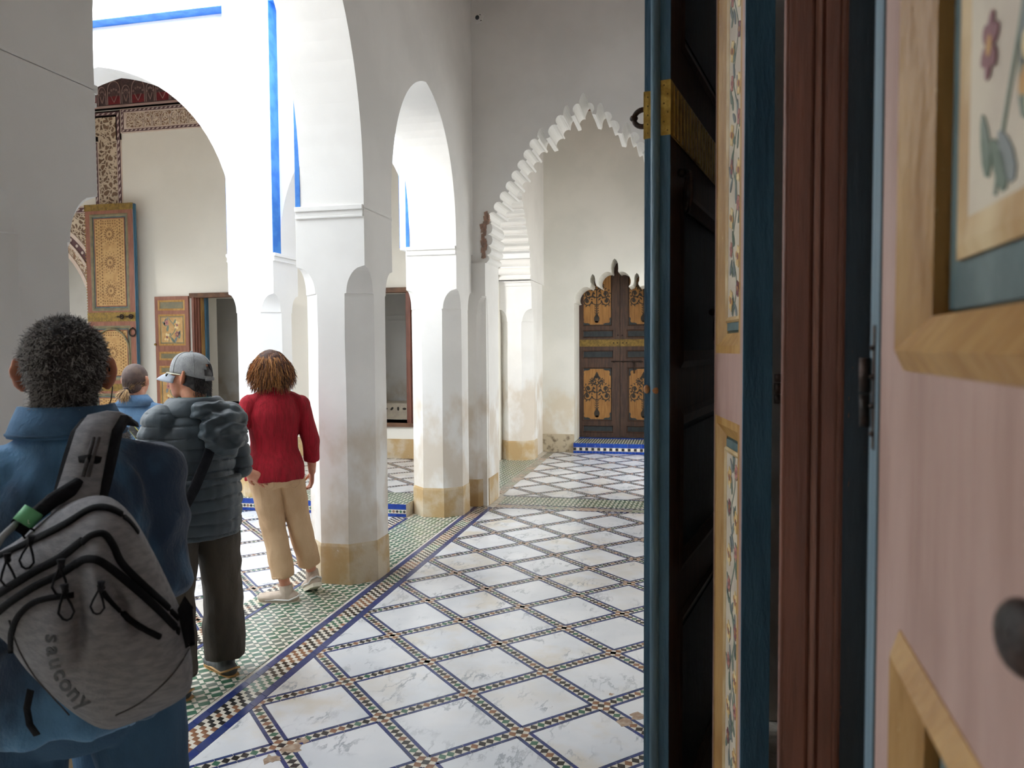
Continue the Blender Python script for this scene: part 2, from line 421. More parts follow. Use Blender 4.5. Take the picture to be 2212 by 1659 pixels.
# ------------------------------------------------------------------ gallery arcade beyond the cross wall (scalloped too) and end walls
b = MB()
g0, g1 = 8.42, 11.2
gm = (g0+g1)/2; kk = (g1-g0)/2/1.035
op = [(gm+x*kk, z) for x, z in SH]+[(gm-x*kk, z) for x, z in SH[::-1][1:]]
op = [(s, max(z, SPR+.03) if z > 0 else SPR+.03) for s, z in op]
b.prism(wall_outline(8.43, 12.25, [op[1:-1]], LOW), YZ, PX0, PX1-.03, 0)
wg = b.build('wall_gallery_side', M['plaster']); tag(wg, kind='structure')
b = MB()                                               # corrugated courses on the far jamb
for i in range(9):
    za = 2.70+i*.148; d = .05+.012*i+.012*max(0, i-4)**1.6
    for (t0, t1, g) in ((0, .78, 1), (.78, .9, .72), (.9, 1.0, .86)):
        b.box(PX0+.02, PX1-.035, 11.2-d*g, 11.24, za+.148*t0, za+.148*t1)
b.build('corrugated_course', M['court_white'], wg, bevel=.008)
pier(PX0-.02, PX1-.03, 11.2, 11.75, 'white pier at the end of the corridor left of the painted door', mould='y')
b = MB(); b.box(PX0, PX1-.06, 11.75, 12.25, 0, 3); b.build('pier_return', M['plaster'], wg)

# wall_back: gallery back wall with two openings and a carved doorway
BY = 11.1
def rect(a, c, z0, z1): return [(a, z0), (a, z1), (c, z1), (c, z0)]
W1 = (-7.72, -6.45, .82, 2.55); W2 = (-5.15, -4.08, .55, 2.56)
DW = (-12.2, -9.62, 0, 3.7)
b = MB()
def wall_with_windows(b, a, c, top, wins, door_pts, fn, t0, t1):
    xs = [a]+[v for w_ in sorted(wins) for v in (w_[0], w_[1])]+[c]
    # wall pieces between, below and above the windows
    ws = sorted(wins); x = a
    poly = [(a, 0)]+door_pts+[(ws[0][0], 0), (ws[0][0], top), (a, top)]
    b.prism(poly, fn, t0, t1)
    for i, w_ in enumerate(ws):
        b.prism([(w_[0], 0), (w_[1], 0), (w_[1], w_[2]), (w_[0], w_[2])], fn, t0, t1)
        b.prism([(w_[0], w_[3]), (w_[1], w_[3]), (w_[1], top), (w_[0], top)], fn, t0, t1)
        e = ws[i+1][0] if i+1 < len(ws) else c
        b.prism([(w_[1], 0), (e, 0), (e, top), (w_[1], top)], fn, t0, t1)
dmid, dhw = (DW[0]+DW[1])/2, (DW[1]-DW[0])/2
door_arch = [(DW[0], 0), (DW[0], 2.0)]+[(dmid+dhw*math.cos(PI*(1-i/24)), 2.0+1.62*math.sin(PI*(1-i/24))) for i in range(1, 24)]+[(DW[1], 2.0), (DW[1], 0)]
wall_with_windows(b, -15.9, PX0, 6.25, [W1, W2], door_arch, XZ, BY, BY+.55)
wb = b.build('wall_back', M['gallery_white']); tag(wb, 'gallery back wall with two openings and carved doorway', kind='structure')
# rooms behind the openings
b = MB()
b.box(-13.4, -2.75, 12.75, 12.95, 0, 6.25); b.box(-13.6, -13.4, 11.65, 15.4, 0, 6.25); b.box(-2.75, -2.55, 12.4, 15.4, 0, 6.25)
b.box(-6.3, -6.1, 11.65, 15.4, 0, 6.25)
b.box(-13.4, -2.75, 11.66, 15.4, 4.6, 4.8); b.box(-13.4, -2.75, 11.65, 15.2, -.05, .02)
b.box(-9.5, -9.3, 11.65, 15.4, 0, 6.25)
b.box(-12.2, -2.75, 12.73, 12.75, 2.26, 2.275); b.box(-12.2, -2.75, 12.73, 12.75, 2.18, 2.19)
tag(b.build('wall_inner_room', M['plaster']), kind='structure')
b = MB(); b.box(-13.4, PX0, BY-.012, BY, 0, .30)
b.build('dado_band', M['dado'], wb)

# wall_end with the lobed niche around the painted door
EY = 12.25
EN = [(-.645, 0.0), (-.645, 2.39)]+lobe((-.60, 2.40), (-.40, 2.63), .10, 9)+[(-.385, 2.655), (-.375, 2.66), (-.372, 2.70)]
EN += [(-.385, 2.72), (-.388, 2.78), (-.37, 2.83), (-.345, 2.85), (-.318, 2.82), (-.305, 2.77), (-.305, 2.72), (-.285, 2.66), (-.225, 2.63)]
EN += lobe((-.222, 2.64), (-.062, 2.865), .10, 9)+[(-.055, 2.89), (-.06, 2.92), (-.055, 3.0), (-.03, 3.06), (0, 3.085)]
EAX = -1.07
niche = [(EAX+x, z) for x, z in EN]+[(EAX-x, z) for x, z in EN[::-1][1:]]
b = MB(); b.prism([(PX1-.12, 0)]+niche+[(RX, 0), (RX, LOW), (PX1-.12, LOW)], XZ, EY, EY+.62)
we = b.build('wall_end', M['plaster_cream']); tag(we, 'end wall with a lobed door niche', kind='structure')
b = MB(); b.box(PX1-.12, RX, EY+.74, EY+.85, 0, LOW); b.build('niche_back', M['plaster_cream'], we)
b = MB(); b.box(PX1-.12, EAX-.645, EY-.02, EY, 0, .29); b.box(EAX+.645, RX, EY-.02, EY, 0, .29); b.build('dado_band', M['stone_dado'], we)

# right wall, outer shell, ceilings
b = MB(); b.box(RX, RX+.4, -8.5, 1.47, 0, LOW); b.box(RX, RX+.4, 3.55, 9.0, 0, LOW); b.box(RX, RX+.4, 9.0, 11.5, 3.3, LOW); b.box(RX, RX+.4, 11.5, 12.6, 0, LOW); b.box(RX+.29, 8.0, 5.0, 15.0, -.12, -.004); b.box(7.5, 7.9, 5.0, 15.0, 0, 3.5); b.box(RX, RX+.4, 1.47, 3.55, 3.35, LOW)
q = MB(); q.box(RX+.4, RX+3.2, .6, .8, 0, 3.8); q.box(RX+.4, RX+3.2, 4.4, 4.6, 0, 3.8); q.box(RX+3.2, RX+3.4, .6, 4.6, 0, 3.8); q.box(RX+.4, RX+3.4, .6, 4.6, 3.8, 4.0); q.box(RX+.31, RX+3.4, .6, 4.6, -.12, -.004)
mat('shade_dark', (46, 36, 32), .8, c2=(34, 28, 26), scale=5)  # dark colour stands for the room's shade, keeping the door gap black
tag(q.build('wall_side_room', M['shade_dark']), 'side room coloured dark in place of shade', kind='structure')
tag(b.build('wall_right', M['plaster']), kind='structure')
b = MB(); b.box(-18.5, RX+.3, -8.7, -8.5, 0, LOW); tag(b.build('wall_behind', M['plaster']), kind='structure')
b = MB(); b.box(-18.7, -18.5, -8.7, 7.6, 0, LOW); b.box(-18.7, -18.5, 7.6, 15.4, 0, 6.4); tag(b.build('wall_outer_side', M['plaster']), kind='structure')
b = MB()
b.box(PX0+RCY, RX+.4, -8.7, 12.6, LOW-.1, LOW+.05); 
b.box(-18.7, -15.4, -8.7, 7.6, LOW-.1, LOW+.05); b.box(-18.7, PX0+RCY, -8.7, 0.1, LOW-.1, LOW+.05)
b.box(PX0-.02, PX1, 7.6, 12.6, LOW, 6.45)
cg = MB(); cg.box(-18.7, PX0, 7.6, 15.5, 6.3, 6.45); tag(cg.build('ceiling', M['gallery_ceiling']), 'pale gallery ceiling', kind='structure')
tag(b.build('ceiling', M['wood_ceiling']), 'painted wooden ceiling', kind='structure')
# ------------------------------------------------------------------ floor
def clip(poly, x0, x1, y0, y1):
    def cut(P, f, g):
        out = []
        for i in range(len(P)):
            a, b_ = P[i-1], P[i]; fa, fb = f(a), f(b_)
            if (fa >= 0) != (fb >= 0):
                t = fa/(fa-fb); out.append((a[0]+(b_[0]-a[0])*t, a[1]+(b_[1]-a[1])*t))
            if fb >= 0: out.append(b_)
        return out
    for f in (lambda p: p[0]-x0, lambda p: x1-p[0], lambda p: p[1]-y0, lambda p: y1-p[1]):
        poly = cut(poly, f, None)
        if len(poly) < 3: return []
    return poly
def area(P): return abs(sum(P[i-1][0]*P[i][1]-P[i][0]*P[i-1][1] for i in range(len(P))))/2

b = MB(); b.box(-18.7, RX+.3, -8.7, 15.4, -.12, -.0035)
fl = b.build('floor', M['grout']); tag(fl, 'marble and glazed tile mosaic floor', kind='structure')
whitebase = MB()
stuff = {k: MB() for k in ('tile_blue', 'tile_blue2', 'tile_black', 'tile_brown', 'tile_green', 'tile_greengrey', 'tile_white', 'terracotta_wear')}
singles = {'mosaic': [], 'green': [], 'bar': []}
def flat_piece(mb, P, z, h=.003):
    n = len(P); mb.add([(x, y, z) for x, y in P]+[(x, y, z-h) for x, y in P], [tuple(range(n))]+[(n+i, n+(i+1) % n, (i+1) % n, i) for i in range(n)])
def seen(c):
    x, y, k = project((c[0], c[1], 0)); return k if (0 < x < 1400 and 900 < y < 1659) else None
def piece(P, kind, z, pool=None, key=None):
    """a small tile: remembered for later choice between single object and mass"""
    if len(P) < 3 or area(P) < 4e-6: return
    cx = sum(p[0] for p in P)/len(P); cy = sum(p[1] for p in P)/len(P)
    k = seen((cx, cy))
    if pool and k is not None: singles[pool].append((k, P, kind, z, (cx, cy)))
    else: flat_piece(stuff[kind], P, z)

PIT = .3225; TH = .262; SW = .019       # node half pitch, half diagonal of a slab, blue bar width
SEQ = ['tile_brown', 'tile_black', 'tile_green', 'tile_black', 'tile_black', 'tile_brown', 'tile_black', 'tile_black', 'tile_green', 'tile_black', 'tile_brown']
rt = random.Random(11)
D1, D2 = Vector((1, 1)).normalized(), Vector((1, -1)).normalized()
slabs = []
def diamonds(x0, x1, y0, y1, fine):
    ox, oy = -1.018, 3.54
    i0, i1 = int((x0-ox)/PIT)-2, int((x1-ox)/PIT)+2; j0, j1 = int((y0-oy)/PIT)-2, int((y1-oy)/PIT)+2
    for i in range(i0, i1+1):
        for j in range(j0, j1+1):
            c = Vector((ox+i*PIT, oy+j*PIT*.992))
            if (i+j) % 2 == 0:                      # a crossing: the strips that leave it
                for d in (D1, D2):
                    n = Vector((-d.y, d.x)); Ls = PIT*math.sqrt(2); pt = Ls/12
                    P = clip([tuple(c-n*.026), tuple(c+d*Ls-n*.026), tuple(c+d*Ls+n*.026), tuple(c+n*.026)], x0, x1, y0, y1)
                    for k in range(12):
                        q = c+d*(pt*k); kind = 'tile_black' if k == 0 else SEQ[k-1]
                        if rt.random() < .06: kind = rt.choice(['tile_black', 'tile_brown', 'tile_green'])
                        P = clip([tuple(q-d*pt*.5), tuple(q-n*.0235), tuple(q+d*pt*.5), tuple(q+n*.0235)], x0, x1, y0, y1)
                        piece(P, kind, .0003, 'mosaic' if fine else None)
            else:                                   # a slab
                T = TH; P = clip([tuple(c+Vector(v)*T) for v in ((-1, 0), (0, -1), (1, 0), (0, 1))], x0, x1, y0, y1)
                if len(P) >= 3 and area(P) > 1e-4: slabs.append((P, c))
                for a in range(4):
                    u = (Vector((-1, 0)), Vector((0, -1)), Vector((1, 0)), Vector((0, 1)))
                    p, q = c+u[a]*T, c+u[(a+1) % 4]*T; d = (q-p); ln = d.length; d.normalize(); n = Vector((d.y, -d.x))
                    nb = 5 if fine else 1
                    for k in range(nb):
                        s0, s1 = ln*k/nb+.0008, ln*(k+1)/nb-.0008
                        if k == 0: s0 -= .012
                        if k == nb-1: s1 += .012
                        P = clip([tuple(p+d*s0+n*.0015), tuple(p+d*s0+n*SW), tuple(p+d*s1+n*SW), tuple(p+d*s1+n*.0015)], x0, x1, y0, y1)
                        piece(P, 'tile_blue' if rt.random() < .35 else 'tile_blue2', .0004, None)
    flat_piece(whitebase, [(x0, y0), (x1, y0), (x1, y1), (x0, y1)], -.0004, .002)

def green_band(x0, x1, y0, y1, fine=True):
    e1, e2 = D1, Vector((D2.x, D2.y)); p1, p2 = .0725, .0665
    o = Vector((-2.43, 4.0)); R = int(((x1-x0)+(y1-y0))/p2)+14
    c0 = Vector(((x0+x1)/2, (y0+y1)/2)); 
    a0 = int((c0-o).dot(e1)/p1); b0 = int((c0-o).dot(e2)/p2)
    for a in range(a0-R, a0+R):
        for k in range(b0-R, b0+R):
            c = o+e1*(a*p1)+e2*(k*p2)
            if not (x0-.08 < c.x < x1+.08 and y0-.08 < c.y < y1+.08): continue
            P = clip([tuple(c+e1*u*.0265+e2*v*.0200) for u, v in ((-1, -1), (1, -1), (1, 1), (-1, 1))], x0, x1, y0, y1)
            piece(P, rt.choice(['tile_green', 'tile_green', 'tile_greengrey']), .0003, 'green' if fine else None)
            h = c+e1*p1/2+e2*p2/2
            P = clip([tuple(h+e1*u+e2*v) for u, v in ((-.0185, 0), (-.010, -.0105), (.010, -.0105), (.0185, 0), (.010, .0105), (-.010, .0105))], x0, x1, y0, y1)
            piece(P, 'tile_greengrey' if rt.random() < .5 else 'tile_green', .0002)
    flat_piece(whitebase, [(x0, y0), (x1, y0), (x1, y1), (x0, y1)], -.0004, .002)

def checker(x0, x1, y0, y1, along='y', cell=.030):
    nx, ny = max(1, round((x1-x0)/cell)), max(1, round((y1-y0)/cell))
    sx, sy = (x1-x0)/nx, (y1-y0)/ny
    for i in range(nx):
        for j in range(ny):
            if (i+j) % 2: continue
            run = (j if along == 'y' else i)//6 % 5
            kind = ['tile_brown', 'tile_black', 'tile_black', 'tile_green', 'tile_black'][run]
            if rt.random() < .1: kind = 'tile_brown'
            k = .004 if along == 'y' else 0
            P = [(x0+i*sx, y0+j*sy+k), (x0+(i+1)*sx, y0+j*sy-k), (x0+(i+1)*sx, y0+(j+1)*sy-k), (x0+i*sx, y0+(j+1)*sy+k)]
            piece(P, kind, .0003, 'mosaic' if (along == 'y' and x0 > -2.2) else None)
    flat_piece(whitebase, [(x0, y0), (x1, y0), (x1, y1), (x0, y1)], -.0004, .002)
def bars(x0, x1, y0, y1, along='y', ln=.105):
    n = max(1, round(((y1-y0) if along == 'y' else (x1-x0))/ln)); g = .0012
    for k in range(n):
        if along == 'y':
            a, c = y0+(y1-y0)*k/n+g, y0+(y1-y0)*(k+1)/n-g
            P = [(x0, a+.012), (x1, a-.012), (x1, c-.012), (x0, c+.012)]
        else:
            a, c = x0+(x1-x0)*k/n+g, x0+(x1-x0)*(k+1)/n-g
            P = [(a, y0), (c, y0), (c, y1), (a, y1)]
        piece(P, 'tile_blue', .0004, 'bar' if along == 'y' and x0 > -2.2 else None)

diamonds(-1.965, RX, 1.0, 7.80, True)
diamonds(-2.02, RX, 8.50, 12.23, False)
diamonds(-9.9, -2.84, .35, 7.18, False)
diamonds(-5.6, -2.72, 7.80, 11.08, False)
YA, YB = 1.0, 7.84
bars(-2.012, -1.968, YA, YB); checker(-2.125, -2.014, YA, YB); bars(-2.17, -2.127, YA, YB)
green_band(-2.655, -2.195, 1.2, 7.6); bars(-2.69, -2.665, YA, 7.17, ln=.2)
checker(-2.84, -2.695, .35, 7.17)
green_band(-2.655, -2.15, 8.3, 11.4, False); checker(-2.14, -2.03, 8.6, 12.2)
bars(-1.96, RX, 7.80, 7.83, 'x'); checker(-1.95, RX, 7.835, 7.98, 'x'); bars(-1.95, RX, 7.985, 8.01, 'x')
green_band(-1.95, RX, 8.02, 8.46, False); bars(-2.0, RX, 8.465, 8.49, 'x')
checker(-5.0, -2.72, 11.08-.1, 11.09, 'x')

for (sx, sy, rr) in ((628, 1618, .055), (588, 1640, .05), (655, 1600, .035), (1350, 1560, .05), (1382, 1548, .055), (1320, 1500, .022)):
    v = pix(sx, sy, 1.0)-CAM; g = CAM+v*(-CAM.z/v.z); rw = random.Random(int(sx))
    flat_piece(stuff['terracotta_wear'], [(g.x+math.cos(t)*rr*rw.uniform(.35, 1), g.y+math.sin(t)*rr*rw.uniform(.35, 1)) for t in [i*2*PI/13 for i in range(13)]], .0010)
for pool, name, n in (('mosaic', 'mosaic_tile', 290), ('green', 'green_tile', 290), ('bar', 'blue_tile', 120)):
    L_ = sorted(singles[pool], key=lambda q: q[0]); cache = {}
    for i, (k, P, kind, z, c) in enumerate(L_):
        if i >= n: flat_piece(stuff[kind], P, z); continue
        key = (kind,)+tuple((round(x-c[0], 4), round(y-c[1], 4)) for x, y in P)
        me = cache.get(key)
        if me is None:
            q = MB(); flat_piece(q, [(x-c[0], y-c[1]) for x, y in P], 0); me = cache[key] = q.mesh(name, M[kind])
        o = bpy.data.objects.new(name, me); link(o, fl); o.location = (c[0], c[1], z+rt.uniform(-.0002, .0002))
        o.rotation_euler = (rt.uniform(-.006, .006), rt.uniform(-.006, .006), 0)
names = {'tile_blue': 'blue_border_tiles', 'tile_blue2': 'slab_border_tiles', 'tile_black': 'black_mosaic', 'tile_brown': 'brown_mosaic', 'tile_green': 'green_mosaic', 'tile_greengrey': 'grey_green_mosaic'}
for k, mb in stuff.items():
    if mb.v: tag(mb.build(names.get(k, k), M[k], fl, fix=False), kind='stuff')
whitebase.build('white_tile_bed', M['tile_white'], fl, fix=False)
cache = {}
mass = MB()
for P, c in slabs:
    if seen((c.x, c.y)) is None and max(seen(q) is not None for q in P) == 0: flat_piece(mass, P, .0003, .0035); continue
    key = tuple((round(x-c.x, 3), round(y-c.y, 3)) for x, y in P); me = cache.get(key)
    if me is None:
        q = MB(); flat_piece(q, [(x-c.x, y-c.y) for x, y in P], 0, .0035); me = cache[key] = q.mesh('marble_slab', M['marble'])
    o = bpy.data.objects.new('marble_slab', me); link(o, fl); o.location = (c.x, c.y, rt.uniform(-.0001, .0006)); o.rotation_euler = (rt.uniform(-.0012, .0012), rt.uniform(-.0012, .0012), 0)

tag(mass.build('marble_paving', M['marble'], fl, fix=False), kind='stuff')

# ------------------------------------------------------------------ tiled steps
def tiled_step(x0, x1, yf, yb, h, label, diamond, zfoot=0):
    root = empty('tiled_step', ((x0+x1)/2, yf, 0)); tag(root, label, 'step')
    b = MB(); b.box(x0, x1, yf+.006, yb, 0, h-.003); b.build('core', M['grout'], root)
    hz = [(.002, h*.25, 'small'), (h*.27, h*.56, 'row'), (h*.58, h, 'big')]
    for z0, z1, kind in hz:
        wd = {'small': .052, 'row': (z1-z0), 'big': .20}[kind]; n = round((x1-x0)/wd); s = (x1-x0)/n
        if kind == 'row':
            q = MB(); q.box(x0, x1, yf+.002, yf+.008, z0, z1); q.build('white_tile_row', M['tile_white'], root)
        for i in range(n):
            a, c = x0+i*s+.0015, x0+(i+1)*s-.0015; q = MB()
            if kind == 'row':
                if diamond:
                    zc, xc = (z0+z1)/2, (a+c)/2; q.prism([(xc-s*.47, zc), (xc, z0+.003), (xc+s*.47, zc), (xc, z1-.003)], XZ, yf, yf+.006)
                    mt = rt.choice(['tile_black', 'tile_black', 'tile_brown', 'tile_green'])
                else:
                    if i % 2: continue
                    q.box(a, c, yf, yf+.006, z0+.002, z1-.002); mt = 'tile_black'
                q.build('square_tile', M[mt], root, fix=False)
            else:
                q.box(a, c, yf, yf+.007, z0+.001, z1-.002); q.build('glazed_tile', M['tile_cobalt'], root, fix=False)
    return root
k1 = tiled_step(-9.9, -2.70, 7.19, 7.77, .13, 'low court kerb faced with cobalt tiles and a row of small diamonds', True)
m0 = {k: mb for k, mb in stuff.items()}
for k in list(stuff): stuff[k] = MB()
wb_keep = whitebase; whitebase = MB(); green_band(-9.9, -2.70, 7.205, 7.77, False)
q = MB()
for k, mb in stuff.items():
    if mb.v: o = mb.build('tread_tiles', M[k], k1, fix=False); o.location.z = .1305; tag(o, kind='stuff')
o = whitebase.build('tread', M['tile_white'], k1, fix=False); o.location.z = .1305
k2 = tiled_step(EAX-.645, EAX+.645, EY-.12, EY+.55, .165, 'blue tiled doorstep with a black and white checker row', False)
b = MB()
for i in range(30): b.box(EAX-.64+i*.043, EAX-.64+i*.043+.024, EY-.115, EY+.52, .164, .1665)
b.build('striped_tread', M['tile_greengrey'], k2)
b = MB(); b.box(EAX-.64, EAX+.64, EY+.53, EY+.62, .165, .175); b.build('door_sill', M['tile_cobalt'], k2)
# ------------------------------------------------------------------ painted woodwork
mat('brass', (214, 182, 92), .34, c2=(176, 142, 62), scale=30, metal=.45, bump=.5, bscale=45)
mat('brass_dull', (150, 122, 62), .5, c2=(120, 98, 52), scale=20, metal=.45, bump=.3, bscale=60)
mat('iron', (44, 40, 38), .5, c2=(70, 52, 44), scale=40, metal=.6, bump=.4, bscale=90)
mat('wood_brown', (104, 60, 45), .42, c2=(124, 74, 56), c3=(130, 96, 74), scale=5, stretch=(6, 6, .6), chips=60, bump=.35, bscale=30, bstretch=(5, 5, .4))
mat('wood_bead', (136, 92, 76), .35, c2=(116, 76, 62), scale=7, stretch=(4, 4, .7), bump=.2, bscale=30)
mat('wood_darkbrown', (62, 44, 36), .5, c2=(84, 60, 46), scale=7, stretch=(6, 6, .7), bump=.25, bscale=30)
mat('wood_red', (150, 98, 78), .55, c2=(132, 84, 66), scale=7, stretch=(4, 4, .7), bump=.2, bscale=30)
mat('wood_pink', (178, 146, 134), .42, c2=(158, 124, 112), scale=4, stretch=(3, 3, .6), bump=.25, bscale=18, bstretch=(3, 3, .5))
mat('wood_blue', (70, 112, 136), .4, c2=(54, 92, 116), c3=(96, 118, 126), scale=6, stretch=(5, 5, .5), chips=45, bump=.5, bscale=24, bstretch=(3, 3, .7))
mat('wood_bluegrey', (104, 132, 146), .4, c2=(82, 112, 128), scale=6, stretch=(4, 4, .6), bump=.3, bscale=24)
mat('wood_inkblue', (30, 48, 60), .5, c2=(18, 32, 42), c3=(112, 66, 46), scale=6, stretch=(3, 3, .5), chips=34, bump=.4, bscale=40)
mat('raw_wood', (196, 142, 92), .7, c2=(160, 108, 70), scale=40)
mat('gilt', (186, 146, 86), .4, c2=(164, 120, 62), c3=(210, 186, 140), scale=9, stretch=(3, 3, .5), chips=40, bump=.25, bscale=30)
mat('gilt_pale', (206, 182, 138), .45, c2=(176, 140, 88), scale=8, stretch=(2, 2, 1), bump=.2, bscale=30)
mat('moss_paint', (66, 76, 64), .5, c2=(48, 60, 52), scale=9, bump=.2)
mat('teal_paint', (92, 112, 112), .5, c2=(70, 92, 94), scale=14, bump=.2)
mat('olive_paint', (134, 124, 92), .5, c2=(112, 106, 84), scale=9)
mat('slate_paint', (52, 58, 60), .5, c2=(38, 44, 48), scale=9, stretch=(2, 2, 1))
mat('ochre_panel', (172, 124, 66), .5, c2=(146, 100, 50), scale=6, stretch=(7, 7, .6), bump=.15, bscale=30)
mat('cream_paint', (206, 194, 172), .5, c2=(190, 176, 158), scale=10, bump=.15)
mat('petal_cream', (226, 206, 158), .5, c2=(206, 172, 112), scale=30)
mat('petal_ochre', (196, 154, 92), .5, c2=(176, 128, 70), scale=30)
mat('petal_maroon', (112, 64, 70), .5, c2=(140, 92, 96), scale=30)
mat('petal_rose', (176, 120, 110), .5)
mat('leaf_paint', (96, 112, 96), .5, c2=(120, 130, 118), scale=20)
mat('leaf_grey', (124, 130, 128), .5, c2=(104, 112, 112), scale=20)
mat('motif_dark', (56, 46, 34), .6, c2=(44, 40, 36), scale=30)
mat('star_brown', (128, 92, 54), .6)
mat('star_panel', (196, 158, 102), .55, c2=(180, 140, 86), scale=14)

def ring_frame(mb, fn, a0, a1, z0, z1, wd, h0, h1, m=0, crest=.005):
    """mitred moulding of width wd: outer edge at height h0, inner edge at h1"""
    O = [(a0, z0), (a1, z0), (a1, z1), (a0, z1)]; I = [(a0+wd, z0+wd), (a1-wd, z0+wd), (a1-wd, z1-wd), (a0+wd, z1-wd)]
    Mi = [(o[0]*.62+i[0]*.38, o[1]*.62+i[1]*.38) for o, i in zip(O, I)]
    hm = max(h0, h1)+min(wd*.45, crest)
    for k in range(4):
        j = (k+1) % 4
        v = [fn(*O[k], h0), fn(*O[j], h0), fn(*Mi[j], hm), fn(*Mi[k], hm), fn(*I[j], h1), fn(*I[k], h1), fn(*O[k], h0-.02), fn(*O[j], h0-.02), fn(*I[j], h1-.02), fn(*I[k], h1-.02)]
        mb.add(v, [(0, 1, 2, 3), (3, 2, 4, 5), (6, 7, 1, 0), (5, 4, 8, 9)], m)
def slab(mb, fn, a0, a1, z0, z1, d0, d1, m=0):
    mb.prism([(a0, z0), (a1, z0), (a1, z1), (a0, z1)], fn, d0, d1, m)
def flat(mb, fn, poly, d, m, th=.0008):
    n = len(poly)
    mb.add([fn(a, z, d) for a, z in poly]+[fn(a, z, d-th) for a, z in poly], [tuple(range(n))]+[(n+i, n+(i+1) % n, (i+1) % n, i) for i in range(n)], m)
def oval(c, rx, rz, rot=0, n=10, pinch=0):
    out = []
    for i in range(n):
        t = 2*PI*i/n; x, z = rx*math.cos(t), rz*math.sin(t)*(1-pinch*math.cos(t))
        out.append((c[0]+x*math.cos(rot)-z*math.sin(rot), c[1]+x*math.sin(rot)+z*math.cos(rot)))
    return out
def ribbon(mb, fn, pts, wd, d, m):
    L_, R_ = [], []
    for i, p in enumerate(pts):
        a, q = Vector(pts[max(0, i-1)]), Vector(pts[min(len(pts)-1, i+1)]); t = (q-a).normalized(); n = Vector((-t.y, t.x))
        L_.append(tuple(Vector(p)+n*wd/2)); R_.append(tuple(Vector(p)-n*wd/2))
    for i in range(len(pts)-1): flat(mb, fn, [L_[i], R_[i], R_[i+1], L_[i+1]], d, m)
FLM = ['leaf_paint', 'leaf_grey', 'petal_cream', 'petal_ochre', 'petal_maroon', 'petal_rose']
def floral(mb, fn, a0, a1, z0, z1, d, seed=1, cell=None):
    """a climbing vine of leaves and open flowers filling the panel; materials follow FLM"""
    r = random.Random(seed); wd = a1-a0; mid = (a0+a1)/2; cell = cell or wd*.62
    n = max(2, round((z1-z0)/cell)); st = (z1-z0)/n
    pts = [(mid+wd*.16*math.sin(2*PI*(z-z0)/(2*st)+seed), z) for z in [z0+(z1-z0)*i/(n*8) for i in range(n*8+1)]]
    ribbon(mb, fn, pts, wd*.035, d, 0)
    for i in range(n):
        zc = z0+st*(i+.5); s = 1 if i % 2 else -1
        for k in range(5):
            an = r.uniform(0, 2*PI); q = (mid+s*wd*.1+math.cos(an)*wd*.26, zc+math.sin(an)*st*.38)
            q = (min(a1-wd*.14, max(a0+wd*.14, q[0])), min(z1-wd*.1, max(z0+wd*.1, q[1])))
            flat(mb, fn, oval(q, wd*.15, wd*.055, r.uniform(.6, 2.4), 10, .3), d+.0003, k % 2)
        for sx, mt, big in ((-s, 2, 1.0), (s, 5 if i % 3 else 4, .72)):
            c = (mid+sx*wd*.25, zc+st*(.14 if sx == s else -.1)); np_ = 6
            c = (min(a1-wd*.2, max(a0+wd*.2, c[0])), min(z1-wd*.2, max(z0+wd*.2, c[1])))
            for k in range(np_):
                an = 2*PI*k/np_+.3; q = (c[0]+math.cos(an)*wd*.085*big, c[1]+math.sin(an)*wd*.115*big)
                flat(mb, fn, oval(q, wd*.075*big, wd*.055*big, an, 9), d+.0006+k*.00002, mt if k % 3 else (3 if mt == 2 else mt))
            flat(mb, fn, oval(c, wd*.045*big, wd*.06*big), d+.001, 4 if mt in (2, 5) else 3)
def floral_part(fn, rects, parent, name='painted_flowers', seed=3, cell=None):
    mb = MB()
    for i, (a0, a1, z0, z1, d) in enumerate(rects): floral(mb, fn, a0, a1, z0, z1, d, seed+i, cell)
    return mb.build(name, [M[k] for k in FLM], parent, fix=False)

def V3(*a): return Vector(a)
class Leaf:
    """a door leaf in its own frame: u along the leaf, z up, d out of its painted face"""
    def __init__(s, root, o, e, n): s.root, s.o, s.e, s.n = root, Vector(o), Vector((*e, 0)[:3]).normalized(), Vector((*n, 0)[:3]).normalized()
    def fn(s, u, z, d): p = s.o+s.e*u+s.n*d; return (p.x, p.y, p.z+z)
    def body(s, w, z0, z1, t, panels, m, name='frame'):
        """stiles and rails around the openings in panels [(u0,u1,z0,z1)]"""
        b = MB(); rows = {}
        for p in panels: rows.setdefault((p[2], p[3]), []).append(p)
        z = z0
        for (a, c) in sorted(rows):
            if a > z+1e-4: slab(b, s.fn, 0, w, z, a, -t, 0)
            u = 0
            for p in sorted(rows[(a, c)]): slab(b, s.fn, u, p[0], a, c, -t, 0); u = p[1]
            slab(b, s.fn, u, w, a, c, -t, 0); z = c
        slab(b, s.fn, 0, w, z, z1, -t, 0)
        return b.build(name, M[m], s.root)
    def panel(s, u0, u1, z0, z1, t, frame_m, groove_m, field_m, fw=.04, gw=.012, rec=.012, rim=None, crest=.005):
        b = MB(); slab(b, s.fn, u0, u1, z0, z1, -t, -rec); o = b.build('panel', M[groove_m], s.root)
        b = MB(); ring_frame(b, s.fn, u0, u1, z0, z1, fw, .001 if crest else 0, -rec*(.4 if crest else .9), 0, crest); b.build('panel_moulding', M[frame_m], o)
        i = fw+gw
        b = MB(); slab(b, s.fn, u0+i, u1-i, z0+i, z1-i, -rec, -rec+.004); b.build('panel_field', M[field_m], o)
        if rim:
            b = MB(); ring_frame(b, s.fn, u0+i, u1-i, z0+i, z1-i, rim[1], -rec+.005, -rec+.005); b.build('panel_rim', M[rim[0]], o)
        return o

